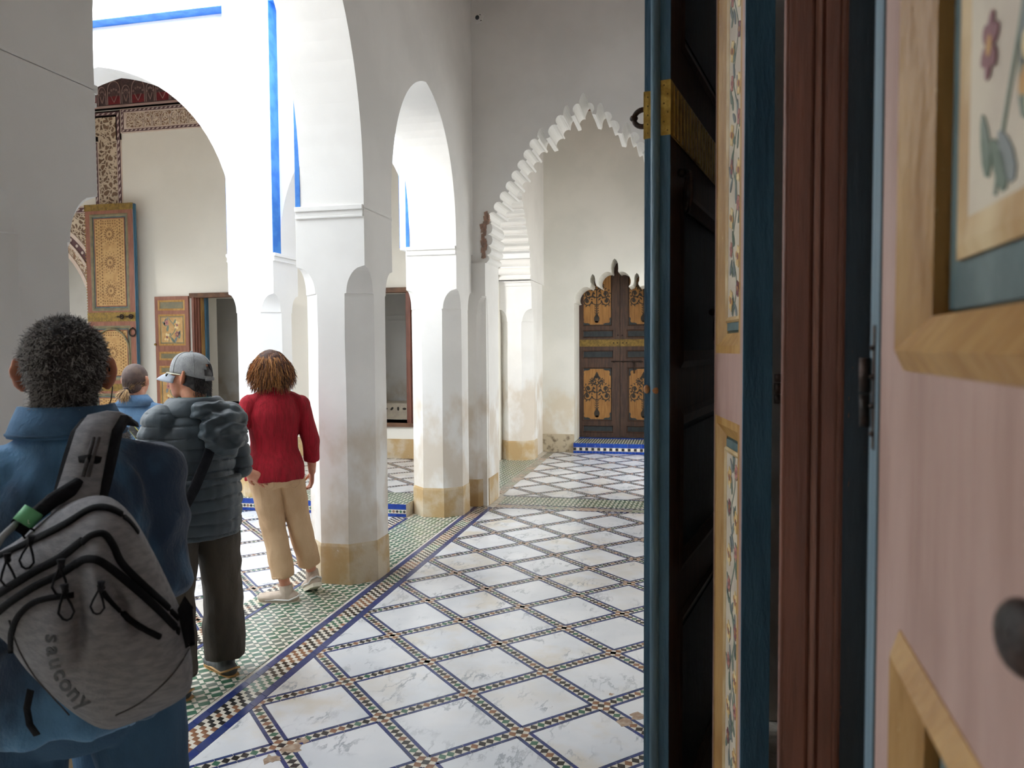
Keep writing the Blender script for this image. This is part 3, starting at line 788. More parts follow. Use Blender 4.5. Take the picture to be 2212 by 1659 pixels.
# ---- nearest leaf, folded back along the right wall (close to the lens)
H = (.182, .808); eC = (-.060, -.998); nC = (-.998, .060)
rC = empty('painted_door', (H[0], H[1], 0)); tag(rC, 'dusty pink painted door leaf with flower panels, nearest the camera at right edge', 'door')
lc = Leaf(rC, (H[0], H[1], 0), eC, nC); wC = .92
pC = [(.136, .80, 1.660, 2.75), (.136, .80, .25, 1.448)]
lc.body(wC, .02, 2.95, .045, pC, 'wood_pink')
for k, p in enumerate(pC):
    o = lc.panel(*p, .04, 'gilt', 'moss_paint', 'teal_paint', .042, .004, .024, None, .010)
    i = .046; fz0, fz1 = p[2]+i+.033, p[3]-i-.033; fu0, fu1 = p[0]+i+.03, p[1]-i-.03
    b = MB(); slab(b, lc.fn, fu0, fu1, fz0, fz1, -.018, -.0165); b.build('flower_ground', M['cream_paint'], o)
    b = MB(); ring_frame(b, lc.fn, fu0, fu1, fz0, fz1, .026, -.0165, -.0165, 0, .002); b.build('panel_rim', M['gilt_pale'], o)
    wv = (fu1-fu0-.06)/3; floral_part(lc.fn, [(fu0+.03+wv*j, fu0+.03+wv*(j+1), fz0+.03, fz1-.03, -.0158) for j in range(3)], o, seed=5+k, cell=.15)
b = MB(); slab(b, lc.fn, -.014, .030, .02, 2.95, -.045, .002); b.build('hinge_stile', M['wood_bluegrey'], rC)
b = MB(); b.ball(lc.fn(.418, 1.545, .004), (.010, .022, .018)); b.build('iron_stud', M['iron'], rC)
hg = MB(); hp = Vector(lc.fn(-.012, 0, .007))
for z0, z1, r in ((1.60, 1.632, .0048), (1.634, 1.668, .0054)): hg.tube([(hp.x, hp.y, z0), (hp.x, hp.y, z1)], r, 12)
for z in (1.585, 1.612, 1.64, 1.668): hg.ball(lc.fn(.008, z+.01, .003), (.003, .003, .003))
slab(hg, lc.fn, .001, .016, 1.58, 1.70, .0, .0028)
hg.build('hinge', M['iron'], rC)

# ---- door post between the two leaves
rJ = empty('door_post', (.21, 1.33, 0)); tag(rJ, 'brown moulded door post between the pink leaf and the blue edge', 'door frame')
b = MB(); b.prism([(.157, 1.318), (.163, 1.312), (.196, 1.316), (.200, 1.320), (.214, 1.322), (.218, 1.318), (.248, 1.322), (.254, 1.332), (.254, 1.345), (.158, 1.345)], XY, 0, 3.2)
b.build('post', M['wood_brown'], rJ)
b = MB(); b.tube([(.207, 1.318, 0), (.207, 1.318, 3.2)], .0048, 12); b.build('bead', M['wood_bead'], rJ)
b = MB(); b.tube([(.243, 1.322, 0), (.243, 1.322, 3.2)], .004, 8); b.tube([(.160, 1.316, 0), (.160, 1.316, 3.2)], .0035, 8); b.build('edge_bead', M['wood_brown'], rJ)
b = MB(); b.box(.254, .299, 1.338, 1.47, 0, 3.2); b.build('rebate', M['wood_inkblue'], rJ)

# ---- second leaf, seen along its face
rB = empty('painted_door', (.163, 1.777, 0)); tag(rB, 'narrow painted shutter leaf with a broad blue edge beside the brown post', 'door')
eB = Vector((.081-.128, 2.089-1.769, 0)).normalized(); nB = Vector((-eB.y, eB.x, 0))
lb = Leaf(rB, (.128, 1.769, 0), eB, nB); wB = .335
pB = [(.028, .318, 1.664, 2.75), (.028, .318, .25, 1.503)]
lb.body(wB, .02, 3.0, .060, pB, 'wood_pink')
for k, p in enumerate(pB):
    o = lb.panel(*p, .05, 'gilt', 'moss_paint', 'teal_paint', .05, .006, .022, None, 0)
    i = .056; fu0, fu1, fz0, fz1 = p[0]+i, p[1]-i, p[2]+i+.02, p[3]-i-.02
    b = MB(); slab(b, lb.fn, fu0, fu1, fz0, fz1, -.018, -.0168); b.build('flower_ground', M['cream_paint'], o)
    b = MB(); ring_frame(b, lb.fn, fu0, fu1, fz0, fz1, .014, -.0162, -.0162); b.build('panel_rim', M['gilt_pale'], o)
    floral_part(lb.fn, [(fu0+.014, fu1-.014, fz0+.014, fz1-.014, -.016)], o, seed=15+k, cell=.10)
b = MB(); slab(b, lb.fn, -.006, 0, .02, 3.0, -.062, .001); b.build('edge_board', M['wood_blue'], rB)
b = MB(); q = lb.fn(-.006, 0, -.075)
for z0, z1 in ((1.555, 1.574), (1.576, 1.600), (1.602, 1.62)): b.tube([(q[0], q[1], z0), (q[0], q[1], z1)], .0085, 12)
b.build('hinge', M['iron'], rB)

# ---- heavy leaf opened across the corridor, its edge to the viewer
rA = empty('painted_door', (-.07, 2.13, 0)); tag(rA, 'heavy blue edged door leaf with brass band, standing open toward the corridor', 'door')
eA = Vector((.1995, .98, 0)).normalized(); nA = Vector((eA.y, -eA.x, 0))       # painted face turns to the wall
la = Leaf(rA, (-.037, 2.141, 0), eA, nA); wA = 1.40; tA = .068
pA = [(.14, 1.25, 1.62, 2.14), (.14, 1.25, 1.02, 1.50), (.14, 1.25, .25, .90), (.14, 1.25, 2.52, 3.1)]
la.body(wA, .02, 3.3, tA, pA, 'wood_darkbrown')
for p in pA: la.panel(*p, .05, 'wood_darkbrown', 'wood_inkblue', 'wood_inkblue', .05, .02, .012)
b = MB(); slab(b, la.fn, -.008, 0, .02, 3.3, -tA-.001, .001)
b.build('edge_board', M['wood_blue'], rA)
b = MB(); c = la.fn(-.010, 0, -.039); b.tube([(c[0], c[1], .02), (c[0], c[1], 3.3)], .0125, 16); b.build('astragal', M['wood_bluegrey'], rA)
b = MB(); slab(b, la.fn, -.0095, -.0079, 2.246, 2.372, -tA-.0025, -.0515); slab(b, la.fn, -.0095, .05, 2.246, 2.372, -tA-.0035, -tA-.0008)
slab(b, la.fn, -.0095, -.0079, 2.25, 2.396, -.0245, .0025); slab(b, la.fn, -.009, wA, 2.25, 2.396, .0005, .0025)
for k in range(30): slab(b, la.fn, .03+k*.045, .046+k*.045, 2.256, 2.39, .002, .005)
b.build('brass_band', M['brass'], rA, bevel=.0006)
b = MB()
for k in range(6): b.ball(la.fn(-.010, 2.262+.024*k, -.006-.01*(k % 2)), .0022, nu=8, nv=5)
for k in range(5): b.ball(la.fn(-.010, 2.26+.024*k, -tA+.008), .002, nu=8, nv=5)
b.build('brass_nail', M['brass_dull'], rA)
for u, z, R in ((.10, 2.115, .055), (.62, 1.74, .06)):
    b = MB(); c = Vector(la.fn(u, z+R, .01)); b.ring(Vector(la.fn(u, z, .028)), R, .006, nA.cross(Vector((0, 0, 1)))*0+eA*.35+nA*.94, n=24, k=8)
    b.ball(c, .013, nu=10, nv=8); b.build('ring_handle', M['iron'], rA)
b = MB()
for u, z, d, s in ((-.012, 1.565, -.061, .012), (-.017, 1.562, -.036, .013), (-.017, 2.405, -.04, .006)): b.ball(la.fn(u, z, d), (s*.7, s*.5, s), nu=10, nv=8)
b.build('chipped_wood', M['raw_wood'], rA)
b = MB(); k0 = Vector(la.fn(.10, 2.335, -tA-.002)); nx = -nA
b.ring(k0+nx*.030, .024, .0075, eA, n=22, k=9, sx=1.15); b.ball(k0+nx*.058+V3(0, 0, .002), (.012, .010, .010), nu=12, nv=8)
b.tube([k0+V3(0, 0, -.03), k0+nx*.012+V3(0, 0, -.022), k0+nx*.03+V3(0, 0, -.024)], [.013, .011, .008], 10); b.tube([k0+V3(0, 0, .03), k0+nx*.014+V3(0, 0, .022)], [.012, .009], 10)
b.build('iron_hook', M['iron'], rA)

# ---- double door in the niche at the end of the corridor
DY = EY+.645; DC = -1.035
rD = empty('painted_double_door', (DC, DY, .22)); tag(rD, 'dark wooden double door painted with flowering trees under lobed niche', 'door')
def lobed_field(a0, a1, z0, z1, c=.075, flat_top=False):
    """rectangle with notched, lobed corners"""
    P = []
    cor = [((a0, z0), (1, 1)), ((a1, z0), (-1, 1)), ((a1, z1), (-1, -1)), ((a0, z1), (1, -1))]
    for k, ((x, z), (sx, sz)) in enumerate(cor):
        pts = [(x, z+sz*c*1.5), (x+sx*c*.25, z+sz*c*1.4)]+[(x+sx*(c*.62+c*.42*math.cos(t)), z+sz*(c*.75+c*.42*math.sin(t)*1.0)) for t in (2.4, 3.1, 3.8, 4.4)]+[(x+sx*c*1.1, z+sz*c*.35), (x+sx*c*1.5, z+sz*c*.2), (x+sx*c*1.6, z)]
        if k in (1, 3): pts = pts[::-1]
        P += pts
    return P
def tree(mb, fn, cx, z0, z1, d):
    h = z1-z0
    flat(mb, fn, oval((cx, z0+.07*h), .045, .062, 0, 12), d, 0); flat(mb, fn, oval((cx, z0+.005*h), .03, .016), d, 0); flat(mb, fn, oval((cx, z0+.15*h), .022, .03), d, 0)
    ribbon(mb, fn, [(cx, z0+.1*h), (cx, z0+.72*h)], .016, d+.0002, 0)
    for k in range(4):
        for s in (-1, 1): flat(mb, fn, oval((cx+s*.022, z0+(.20+.05*k)*h), .016, .007, s*.9), d, 0)
    for lv, (zc, rx, R) in enumerate(((.46, .155, .075), (.62, .135, .072), (.78, .065, .045))):
        for s in (-1, 1):
            c = (cx+s*rx, z0+zc*h)
            sp = [(c[0]-s*R*(1-.62*t)*math.cos(t*5.2), c[1]-R*(1-.62*t)*math.sin(t*5.2)*1.05) for t in [i/18 for i in range(19)]]
            ribbon(mb, fn, sp, .017, d, 0)
            ribbon(mb, fn, [(cx, c[1]-.09*h), (cx+s*rx*.4, c[1]-.055*h), (sp[0][0], sp[0][1])], .015, d, 0)
            flat(mb, fn, oval(c, R*.42, R*.42, 0, 10), d+.0003, 0)
            for k in range(9):
                t = 2*PI*k/9+lv; flat(mb, fn, oval((c[0]+math.cos(t)*R*1.1, c[1]+math.sin(t)*R*1.1), .018, .009, t+.6, 8, .3), d+.0002, 0)
    for s in (-1, 0, 1): flat(mb, fn, oval((cx+s*.03, z0+(.9-.03*abs(s))*h), .018, .045, s*.5, 10), d+.0003, 0)
    flat(mb, fn, [(cx-.03, z0+.92*h), (cx, z0+.9*h), (cx+.03, z0+.92*h), (cx, z1)], d+.0004, 0)
    for k in range(8):
        s = 1 if k % 2 else -1; flat(mb, fn, oval((cx+s*.045, z0+(.5+.045*k)*h), .028, .011, s*.8), d+.0001, 0)
for sgn in (-1, 1):
    lf = Leaf(rD, (DC+sgn*.004, DY, 0), (sgn, 0, 0), (0, -1, 0))
    leaf = empty('door_leaf', (0, 0, 0)); leaf.parent = rD; leaf.matrix_parent_inverse = Matrix.Translation(rD.location).inverted()
    lf.root = leaf
    lf.fn = (lambda u, z, d, s=sgn: (DC+s*(.004+u*1.045), DY-d, 1.68+(z-1.68)*1.045))
    wL = .66; pan = [(.115, .60, 2.02, 3.06), (.095, .60, 1.835, 1.965), (.095, .60, 1.505, 1.64), (.115, .60, .50, 1.37), (.095, .60, .315, .435)]
    lf.body(wL, .245, 3.16, .05, pan, 'wood_darkbrown')
    for k, p in enumerate(pan):
        big = k in (0, 3)
        b = MB(); slab(b, lf.fn, p[0], p[1], p[2], p[3], -.04, -.012); b.build('panel', M['slate_paint'], leaf)
        b = MB(); ring_frame(b, lf.fn, p[0], p[1], p[2], p[3], .022, .004, -.008); b.build('panel_moulding', M['wood_darkbrown'], leaf)
        if big:
            P = lobed_field(p[0]+.028, p[1]-.005, p[2]+.03, p[3]-.03)
            b = MB(); b.prism(P, lf.fn, -.012, -.0105); b.build('ochre_field', M['ochre_panel'], leaf)
            b = MB(); tree(b, lf.fn, (p[0]+p[1])/2+.01, p[2]+.07, p[2]+.80, -.009); b.build('painted_tree', M['motif_dark'], leaf, fix=False)
    b = MB(); slab(b, lf.fn, 0, .64, 1.70, 1.81, 0, .004); b.build('brass_band', M['brass_dull'], leaf)
    b = MB()
    for k in range(14):
        for z in (1.715, 1.795): b.ball(lf.fn(.03+k*.044, z, .004), .004, nu=6, nv=4)
    for u, z in ((.10, 1.755), (.04, 1.755), (.03, 1.875)): b.ball(lf.fn(u, z, .004), (.012, .006, .012), nu=8, nv=6)
    b.build('stud', M['iron'], leaf)
    if sgn > 0:
        b = MB(); b.tube([lf.fn(-.14, 1.46, .015), lf.fn(.36, 1.455, .015)], .009, 8); b.tube([lf.fn(.22, 1.45, .02), lf.fn(.22, 1.27, .02)], .011, 8)
        for u in (-.1, .05, .2, .32): b.ball(lf.fn(u, 1.456, .016), .018, nu=8, nv=6)
        b.build('sliding_bolt', M['iron'], leaf)
# ------------------------------------------------------------------ the gallery's back wall: carved stucco, painted cornice, doors and shutters
def carved(name, hi, lo, scale):
    m = mat(name, hi, .8)
    N, L, P, tc, noi, rng, mix, mapped = m_nodes[name]
    nz = N.new('ShaderNodeTexNoise'); nz.inputs['Scale'].default_value = scale*.45; L.new(tc.outputs['Object'], nz.inputs['Vector'])
    va = N.new('ShaderNodeVectorMath'); va.operation = 'MULTIPLY_ADD'; va.inputs[1].default_value = (.22, .22, .22); L.new(nz.outputs['Color'], va.inputs[0]); L.new(tc.outputs['Object'], va.inputs[2])
    vo = N.new('ShaderNodeTexVoronoi'); vo.feature = 'DISTANCE_TO_EDGE'; vo.inputs['Scale'].default_value = scale; L.new(va.outputs[0], vo.inputs['Vector'])
    f = rng(vo.outputs['Distance'], .10, .20)
    L.new(mix(f, hi, lo), P.inputs['Base Color'])
    inv = N.new('ShaderNodeMath'); inv.operation = 'SUBTRACT'; inv.inputs[0].default_value = 1; L.new(f, inv.inputs[1])
    b = N.new('ShaderNodeBump'); b.inputs['Strength'].default_value = .9; b.inputs['Distance'].default_value = .02; L.new(inv.outputs[0], b.inputs['Height']); L.new(b.outputs[0], P.inputs['Normal'])
carved('stucco_carved', (214, 196, 172), (128, 102, 82), 13)
carved('stucco_fine', (220, 202, 180), (150, 116, 92), 20)
mat('stucco_plain', (226, 208, 194), .8, c2=(214, 194, 180), scale=5)
mat('chain_dark', (104, 76, 78), .8); mat('chain_light', (214, 198, 190), .8)
mat('cornice_red', (120, 22, 38), .5, c2=(96, 18, 32), scale=12)
mat('cornice_brown', (88, 66, 66), .5, c2=(62, 46, 50), scale=26)
mat('cornice_line', (168, 142, 136), .55)
mat('wood_umber', (112, 78, 54), .6, c2=(84, 58, 42), scale=10, stretch=(1, 5, 1), bump=.3)

def chain(mbs, x0, x1, z0, z1, y):
    """guilloche border: dark strip with a row of pale links"""
    dark, light = mbs
    dark.box(x0, x1, y-.006, y, z0, z1)
    hor = (x1-x0) > (z1-z0); ln = max(x1-x0, z1-z0); wd = min(x1-x0, z1-z0); n = max(1, round(ln/(wd*2.0)))
    for i in range(n):
        t = (i+.5)/n
        c = (x0+(x1-x0)*t, (z0+z1)/2) if hor else ((x0+x1)/2, z0+(z1-z0)*t)
        rx, rz = (wd*.72, wd*.24) if hor else (wd*.24, wd*.72)
        flat(light, lambda a, z, d: (a, y-.006-d, z), oval(c, rx, rz, .35 if hor else -.35, 8)[::-1], .002, 0)
cd_, cl_ = MB(), MB()
st = empty('carved_stucco', (-9.26, BY, 0)); tag(st, 'carved stucco bands framing the tall doorway and running as a frieze', 'stucco relief')
b = MB(); b.box(-9.46, -9.12, BY-.02, BY, 0, 5.22); b.box(-13.3, -9.12, BY-.02, BY, 5.22, 5.52); b.build('carved_band', M['stucco_carved'], st)
b = MB(); b.box(-9.54, -9.03, BY-.012, BY, 0, 5.62); b.box(-13.3, -9.03, BY-.012, BY, 5.14, 5.62); b.build('band_ground', M['stucco_plain'], st)
chain((cd_, cl_), -9.10, -9.045, 0, 5.60, BY-.013); chain((cd_, cl_), -9.54, -9.485, 0, 5.12, BY-.013)
chain((cd_, cl_), -13.2, -9.10, 5.55, 5.60, BY-.013); chain((cd_, cl_), -13.2, -9.54, 5.10, 5.15, BY-.013)
b = MB(); b.box(-9.02, -2.72, BY-.03, BY, 5.24, 5.63); b.build('frieze_ground', M['stucco_plain'], st)
b = MB(); b.box(-8.9, -2.8, BY-.034, BY-.03, 5.32, 5.55); b.build('frieze_field', M['stucco_fine'], st)
chain((cd_, cl_), -9.0, -2.75, 5.255, 5.295, BY-.031); chain((cd_, cl_), -9.0, -2.75, 5.575, 5.615, BY-.031); chain((cd_, cl_), -9.0, -8.955, 5.30, 5.57, BY-.031)
b = MB()
for i in range(24):
    x = -8.83+i*.165
    b.tube([(x+.07*math.cos(PI*k/8), BY-.04, 5.44+.09*math.sin(PI*k/8)) for k in range(9)], .008, 5)
    for s in (-1, 1): b.tube([(x+s*.07, BY-.04, 5.44), (x+s*.07, BY-.04, 5.33)], .007, 5)
    for s in (-1, 0, 1): b.ball((x+s*.025, BY-.038, 5.46-.02*abs(s)), (.012, .006, .02), nu=8, nv=5)
    b.tube([(x-.04, BY-.038, 5.37), (x+.04, BY-.038, 5.37)], .006, 5)
b.build('frieze_arcade', M['stucco_plain'], st)
# arched doorway
def arc_band(mb, o0, o1, y0, n=40, z0=2.0):
    P = [(dmid+(dhw+o1)*math.cos(PI*i/n), 2.0+(1.62+o1)*math.sin(PI*i/n)) for i in range(n+1)]
    Q = [(dmid+(dhw+o0)*math.cos(PI*i/n), 2.0+(1.62+o0)*math.sin(PI*i/n)) for i in range(n+1)]
    mb.prism(P+Q[::-1], XZ, y0, BY)
b = MB(); arc_band(b, 0, .06, BY-.05); arc_band(b, .16, .2, BY-.05); b.build('arch_rib', M['stucco_plain'], st)
b = MB(); arc_band(b, .06, .16, BY-.035); b.build('arch_band', M['stucco_fine'], st)
b = MB(); arc_band(b, .2, .30, BY-.03); b.build('arch_chain', M['chain_dark'], st)
b = MB(); arc_band(b, .30, .36, BY-.04); b.box(-13.0, -9.55, BY-.01, BY, 3.98, 4.10); b.build('arch_rim', M['stucco_plain'], st)
b = MB()
for i in range(34):
    t = PI*(i+.5)/34; b.ball((dmid+(dhw+.25)*math.cos(t), BY-.034, 2.0+(1.87)*math.sin(t)), (.028, .006, .028), nu=8, nv=5)
b.build('arch_link', M['chain_light'], st)
b = MB(); b.prism([(dmid, 3.98), (-9.56, 3.98), (-9.56, 2.0)]+[(dmid+(dhw+.36)*math.cos(PI*i/40), 2.0+1.98*math.sin(PI*i/40)) for i in range(0, 21) if dmid+(dhw+.36)*math.cos(PI*i/40) < -9.56], XZ, BY-.025, BY); b.build('spandrel', M['stucco_carved'], st)
chain((cd_, cl_), -13.0, -9.56, 4.0, 4.07, BY-.012)
b = MB()
for i in range(16): b.ball((-9.60+.012*(i % 2), BY-.04, 2.02-.0+i*-.03), (.02, .02, .014), nu=8, nv=6)
b.build('jamb_drops', M['stucco_plain'], st)
cd_.build('chain_border', M['chain_dark'], st); tag(cl_.build('chain_link', M['chain_light'], st, fix=False), kind='stuff')
# painted wooden cornice
co = empty('painted_cornice', (-8, BY, 5.65)); tag(co, 'dark red painted wooden cornice of little pointed arches', 'cornice')
b = MB(); b.box(-13.3, -2.72, BY-.09, BY, 5.64, 6.30); b.build('cornice_board', M['cornice_brown'], co)
b = MB(); b.box(-13.3, -2.72, BY-.10, BY, 5.64, 5.675); b.box(-13.3, -2.72, BY-.10, BY, 6.10, 6.13); b.build('cornice_fillet', M['cornice_line'], co)
ar, rd, ln_, dk = MB(), MB(), MB(), MB()
CF = lambda a, z, d: (a, BY-.09-d, z)
x = -11.0; i = 0
while x < -6.9:
    wd = .27 if i % 2 == 0 else .18; c = x+wd/2; top = 6.06 if i % 2 == 0 else 5.98; sp = top-.20 if i % 2 == 0 else top-.14; hw = wd/2-.015
    ap = [(c-hw, 5.69), (c-hw, sp)]+[(c-hw*math.cos(PI/2*k/6), sp+(top-sp)*math.sin(PI/2*k/6)**.8) for k in range(1, 6)]+[(c, top)]+[(c+hw*math.sin(PI/2*k/6), sp+(top-sp)*math.cos(PI/2*k/6)**.8) for k in range(1, 6)]+[(c+hw, sp), (c+hw, 5.69)]
    ar.prism(ap, CF, 0, .006)
    ln_.tube([CF(a, z, .012) for a, z in ap], .006, 5)
    if i % 2 == 0: rd.prism([(c-hw*.9, 5.69), (c+hw*.9, 5.69), (c+hw*.9, 5.82), (c-hw*.9, 5.82)], CF, .006, .009)
    for k in range(5): ln_.ring(CF(c+(k-2)*hw*.36, sp+.02+.05*math.cos((k-2)*.8), .012), .013, .004, (0, 1, 0), n=8, k=4)
    ln_.tube([CF(c-hw*.5, 5.83, .012), CF(c-hw*.2, 5.76, .012), CF(c, 5.72, .012), CF(c+hw*.2, 5.76, .012), CF(c+hw*.5, 5.83, .012)], .006, 5)
    x += wd; i += 1
ar.build('cornice_arch', M['cornice_brown'], co); rd.build('red_field', M['cornice_red'], co); ln_.build('pale_outline', M['cornice_line'], co)
b = MB()
for i in range(60): b.box(-11+i*.07, -11+i*.07+.045, BY-.104, BY-.09, 6.15, 6.20)
b.build('dentil', M['chain_light'], co)
# carved wooden corbel over the doorway
cb = empty('wooden_corbel', (-9.85, BY-.35, 4.2)); tag(cb, 'small carved wooden canopy corbel above the arched doorway', 'corbel')
b = MB(); b.box(-12.0, -9.68, BY-.55, BY, 4.26, 4.44); b.build('beam', M['wood_umber'], cb, bevel=.01)
b = MB(); b.prism([(BY, 4.44), (BY-.55, 4.44), (BY-.6, 4.52), (BY-.5, 4.58), (BY-.52, 4.66), (BY-.62, 4.74), (BY-.62, 4.8), (BY, 4.8)], YZ, -12.0, -9.60); b.build('moulded_eave', M['wood_darkbrown'], cb)
for k in range(4):
    b = MB(); b.box(-9.80-.25*k, -9.72-.25*k, BY-.57, BY-.55, 4.28, 4.42); b.build('carved_block', M['wood_brown'], cb, bevel=.006)

# tall painted leaf of the arched doorway
rL = empty('painted_door', (-9.13, 10.9, .05)); tag(rL, 'tall ochre door leaf with painted star rosettes and brass bands in the gallery', 'door')
ll = Leaf(rL, (-9.575, 10.87, 0), (1, 0, 0), (0, -1, 0)); wl_ = .90
pp = [(.085, .80, 2.335, 3.905), (.085, .80, 1.20, 2.09), (.085, .80, .22, .98)]
ll.body(wl_, .05, 4.06, .065, pp, 'wood_red')
stars = MB()
def rosette(mb, c, R, d, n=16):
    for k in range(n):
        t = 2*PI*k/n; flat(mb, ll.fn, oval((c[0]+math.cos(t)*R*.72, c[1]+math.sin(t)*R*.72), R*.27, R*.085, t, 8, .3), d, 0)
    flat(mb, ll.fn, oval(c, R*.16, R*.2), d, 0)
    for k in range(n):
        t = 2*PI*(k+.5)/n; flat(mb, ll.fn, oval((c[0]+math.cos(t)*R*1.22, c[1]+math.sin(t)*R*1.22), R*.10, R*.07, t, 6), d, 0)
    for k in range(n):
        t = 2*PI*k/n; flat(mb, ll.fn, oval((c[0]+math.cos(t)*R*1.5, c[1]+math.sin(t)*R*1.5), R*.09, R*.055, t+PI/2, 6), d, 0)
for k, p in enumerate(pp):
    o = ll.panel(*p, .055, 'olive_paint', 'teal_paint', 'star_panel', .045, .02, .014, rim=('wood_red', .018))
    c = (p[0]+p[1])/2; i = .095; a0, a1, z0, z1 = p[0]+i, p[1]-i, p[2]+i, p[3]-i
    q = MB(); r2 = random.Random(40+k)
    n = {0: 3, 1: 1, 2: 1}[k]
    for j in range(n): rosette(q, (c, z0+(z1-z0)*(j+.5)/n), .115, -.0075)
    for zz in np.arange(z0+.02, z1, .052):
        for j, sx in enumerate((.02, .065, .11, a1-a0-.11, a1-a0-.065, a1-a0-.02)):
            flat(q, ll.fn, oval((a0+sx, zz+.026*(j % 2)), .011 if j % 2 else .018, .012, r2.uniform(0, 3), 7), -.0075, 0)
    for zz in (z0+.02, z0+.06, z1-.06, z1-.02):
        for xx in np.arange(a0+.15, a1-.14, .045): flat(q, ll.fn, oval((xx, zz), .013, .011, 0, 6), -.0075, 0)
    q.build('star_pattern', M['star_brown'], o, fix=False)
b = MB(); slab(b, ll.fn, -.01, wl_+.004, 3.96, 4.065, -.002, .006)
for k in range(7): slab(b, ll.fn, k*.13, k*.13+.004, 3.965, 4.06, .006, .008)
slab(b, ll.fn, -.004, wl_, 2.16, 2.31, 0, .006); slab(b, ll.fn, .0, wl_*.9, 1.02, 1.14, 0, .006); b.build('brass_band', M['brass_dull'], rL)
b = MB()
for k in range(20):
    for z in (2.18, 2.235, 2.29): b.ball(ll.fn(.02+k*.045, z, .006), .006, nu=6, nv=4)
for z in (3.975, 4.05):
    for u in (.01, .44, .88): b.ball(ll.fn(u, z, .006), .008, nu=6, nv=4)
for k in range(60): b.ball(ll.fn(-.004, 1.2+k*.045, .004), .008, nu=6, nv=4)
b.build('brass_nail', M['brass'], rL)
b = MB()
for u in (.63, .80):
    b.tube([ll.fn(u-.07, 2.235, .012), ll.fn(u+.05, 2.235, .016)], .012, 6); b.ring(ll.fn(u+.03, 2.235, .03), .032, .010, (0, 1, 0), n=14, k=6)
b.ring(ll.fn(.845, 1.98, .02), .062, .011, (0, 1, 0), n=20, k=6); b.ball(ll.fn(.845, 2.045, .01), .018)
b.build('iron_bolt', M['iron'], rL)
b = MB(); cc = (pp[1][0]+pp[1][1])/2; hw = .33
b.tube([ll.fn(cc-hw, 1.3, .01)]+[ll.fn(cc-hw*math.cos(PI/2*k/8), 1.62+.42*math.sin(PI/2*k/8)**.85, .01) for k in range(9)]+[ll.fn(cc+hw*math.sin(PI/2*k/8), 1.62+.42*math.cos(PI/2*k/8)**.85, .01) for k in range(1, 9)]+[ll.fn(cc+hw, 1.3, .01)], .016, 6)
b.build('pointed_moulding', M['olive_paint'], rL)
b = MB(); slab(b, ll.fn, wl_, wl_+.012, .05, 4.05, -.066, .001); slab(b, ll.fn, wl_+.012, wl_+.022, .05, 4.05, -.045, -.02); b.build('edge_board', M['wood_blue'], rL)

# shutters and frames of the two openings
def shutter(o, e, w, z0, z1, label, rows):
    root = empty('painted_shutter', (o[0], o[1], z0)); tag(root, label, 'shutter')
    lf = Leaf(root, (o[0], o[1], 0), e, (e[1], -abs(e[0]) if e[0] else 0, 0) if e[0] else (1, 0, 0))
    pn = [(.06, w-.06, a, c) for a, c in rows]
    lf.body(w, z0, z1, .035, pn, 'wood_red')
    for k, p in enumerate(pn):
        ob = lf.panel(*p, .03, 'gilt', 'olive_paint', 'star_panel' if (p[3]-p[2]) > .3 else 'olive_paint', .032, .02, .008)
        if (p[3]-p[2]) > .3: floral_part(lf.fn, [(p[0]+.06, p[1]-.06, p[2]+.06, p[3]-.06, -.003)], ob, seed=60+k, cell=.16)
    b = MB(); b.ball(lf.fn(w-.01, 1.78, .02), .02, nu=10, nv=8); b.build('knob', M['brass_dull'], root)
    return root
ROWS = [(.62, .70), (.76, 1.23), (1.29, 1.43), (1.52, 1.66), (1.76, 2.27), (2.33, 2.50)]
shutter((-7.83, BY-.06), (-1, 0, 0), .62, .56, 2.56, 'ochre painted shutter folded back left of the man in the cap', ROWS)
shutter((-3.95, BY-.06), (1, 0, 0), .62, .56, 2.58, 'painted shutter leaf seen between the two corridor piers', ROWS)
shutter((-6.34, BY-.065), (0, -1, 0), .55, .56, 2.56, 'painted shutter seen edge on beside the court pier', ROWS)
for (w_, lab) in ((W1, 'brown moulded window frame behind the man in the cap'), (W2, 'brown window frame seen between the two corridor piers')):
    fr = empty('window_frame', ((w_[0]+w_[1])/2, BY, w_[2])); tag(fr, lab, 'window frame')
    b = MB(); b.box(w_[0]-.10, w_[1]+.06, BY-.05, BY+.1, w_[3]-.02, w_[3]+.055); b.build('lintel', M['wood_umber'], fr, bevel=.006)
    for s, x0 in ((1, w_[0]), (-1, w_[1])):
        b = MB()
        for k, (o0, o1, y0) in enumerate(((-.07, -.04, -.03), (-.04, -.01, -.055), (-.01, .02, -.03), (.02, .05, -.005))): b.box(min(x0+s*o0, x0+s*o1), max(x0+s*o0, x0+s*o1), BY+y0, BY+.12, w_[2], w_[3])
        b.build('jamb', M['wood_brown'], fr)
        b = MB(); b.box(min(x0+s*.05, x0+s*.058), max(x0+s*.05, x0+s*.058), BY+.04, BY+.12, w_[2], w_[3]); b.build('gilt_bead', M['gilt'], fr)
    b = MB(); b.box(w_[0]-.06, w_[1]+.12, BY-.05, BY+.5, w_[2]-.06, w_[2]); b.build('sill', M['wood_umber'], fr)
    b = MB(); b.box(w_[0]+.055, w_[0]+.085, BY+.13, BY+.2, w_[2], w_[3]); b.build('inner_board', M['wood_blue'], fr)
bn = empty('painted_bench', (-4.6, 12.1, 0)); tag(bn, 'low bench with leaf pattern inside the window between the piers', 'bench')
b = MB(); b.box(-5.6, -3.9, 12.0, 12.6, .03, .78); b.build('seat', M['cream_paint'], bn)
b = MB()
for i in range(14):
    fnb = lambda a, z, d: (a, 12.0-d, z)
    flat(b, fnb, oval((-5.5+i*.11, .69), .035, .02, (i % 3)*.8, 8)[::-1], .002, 0)
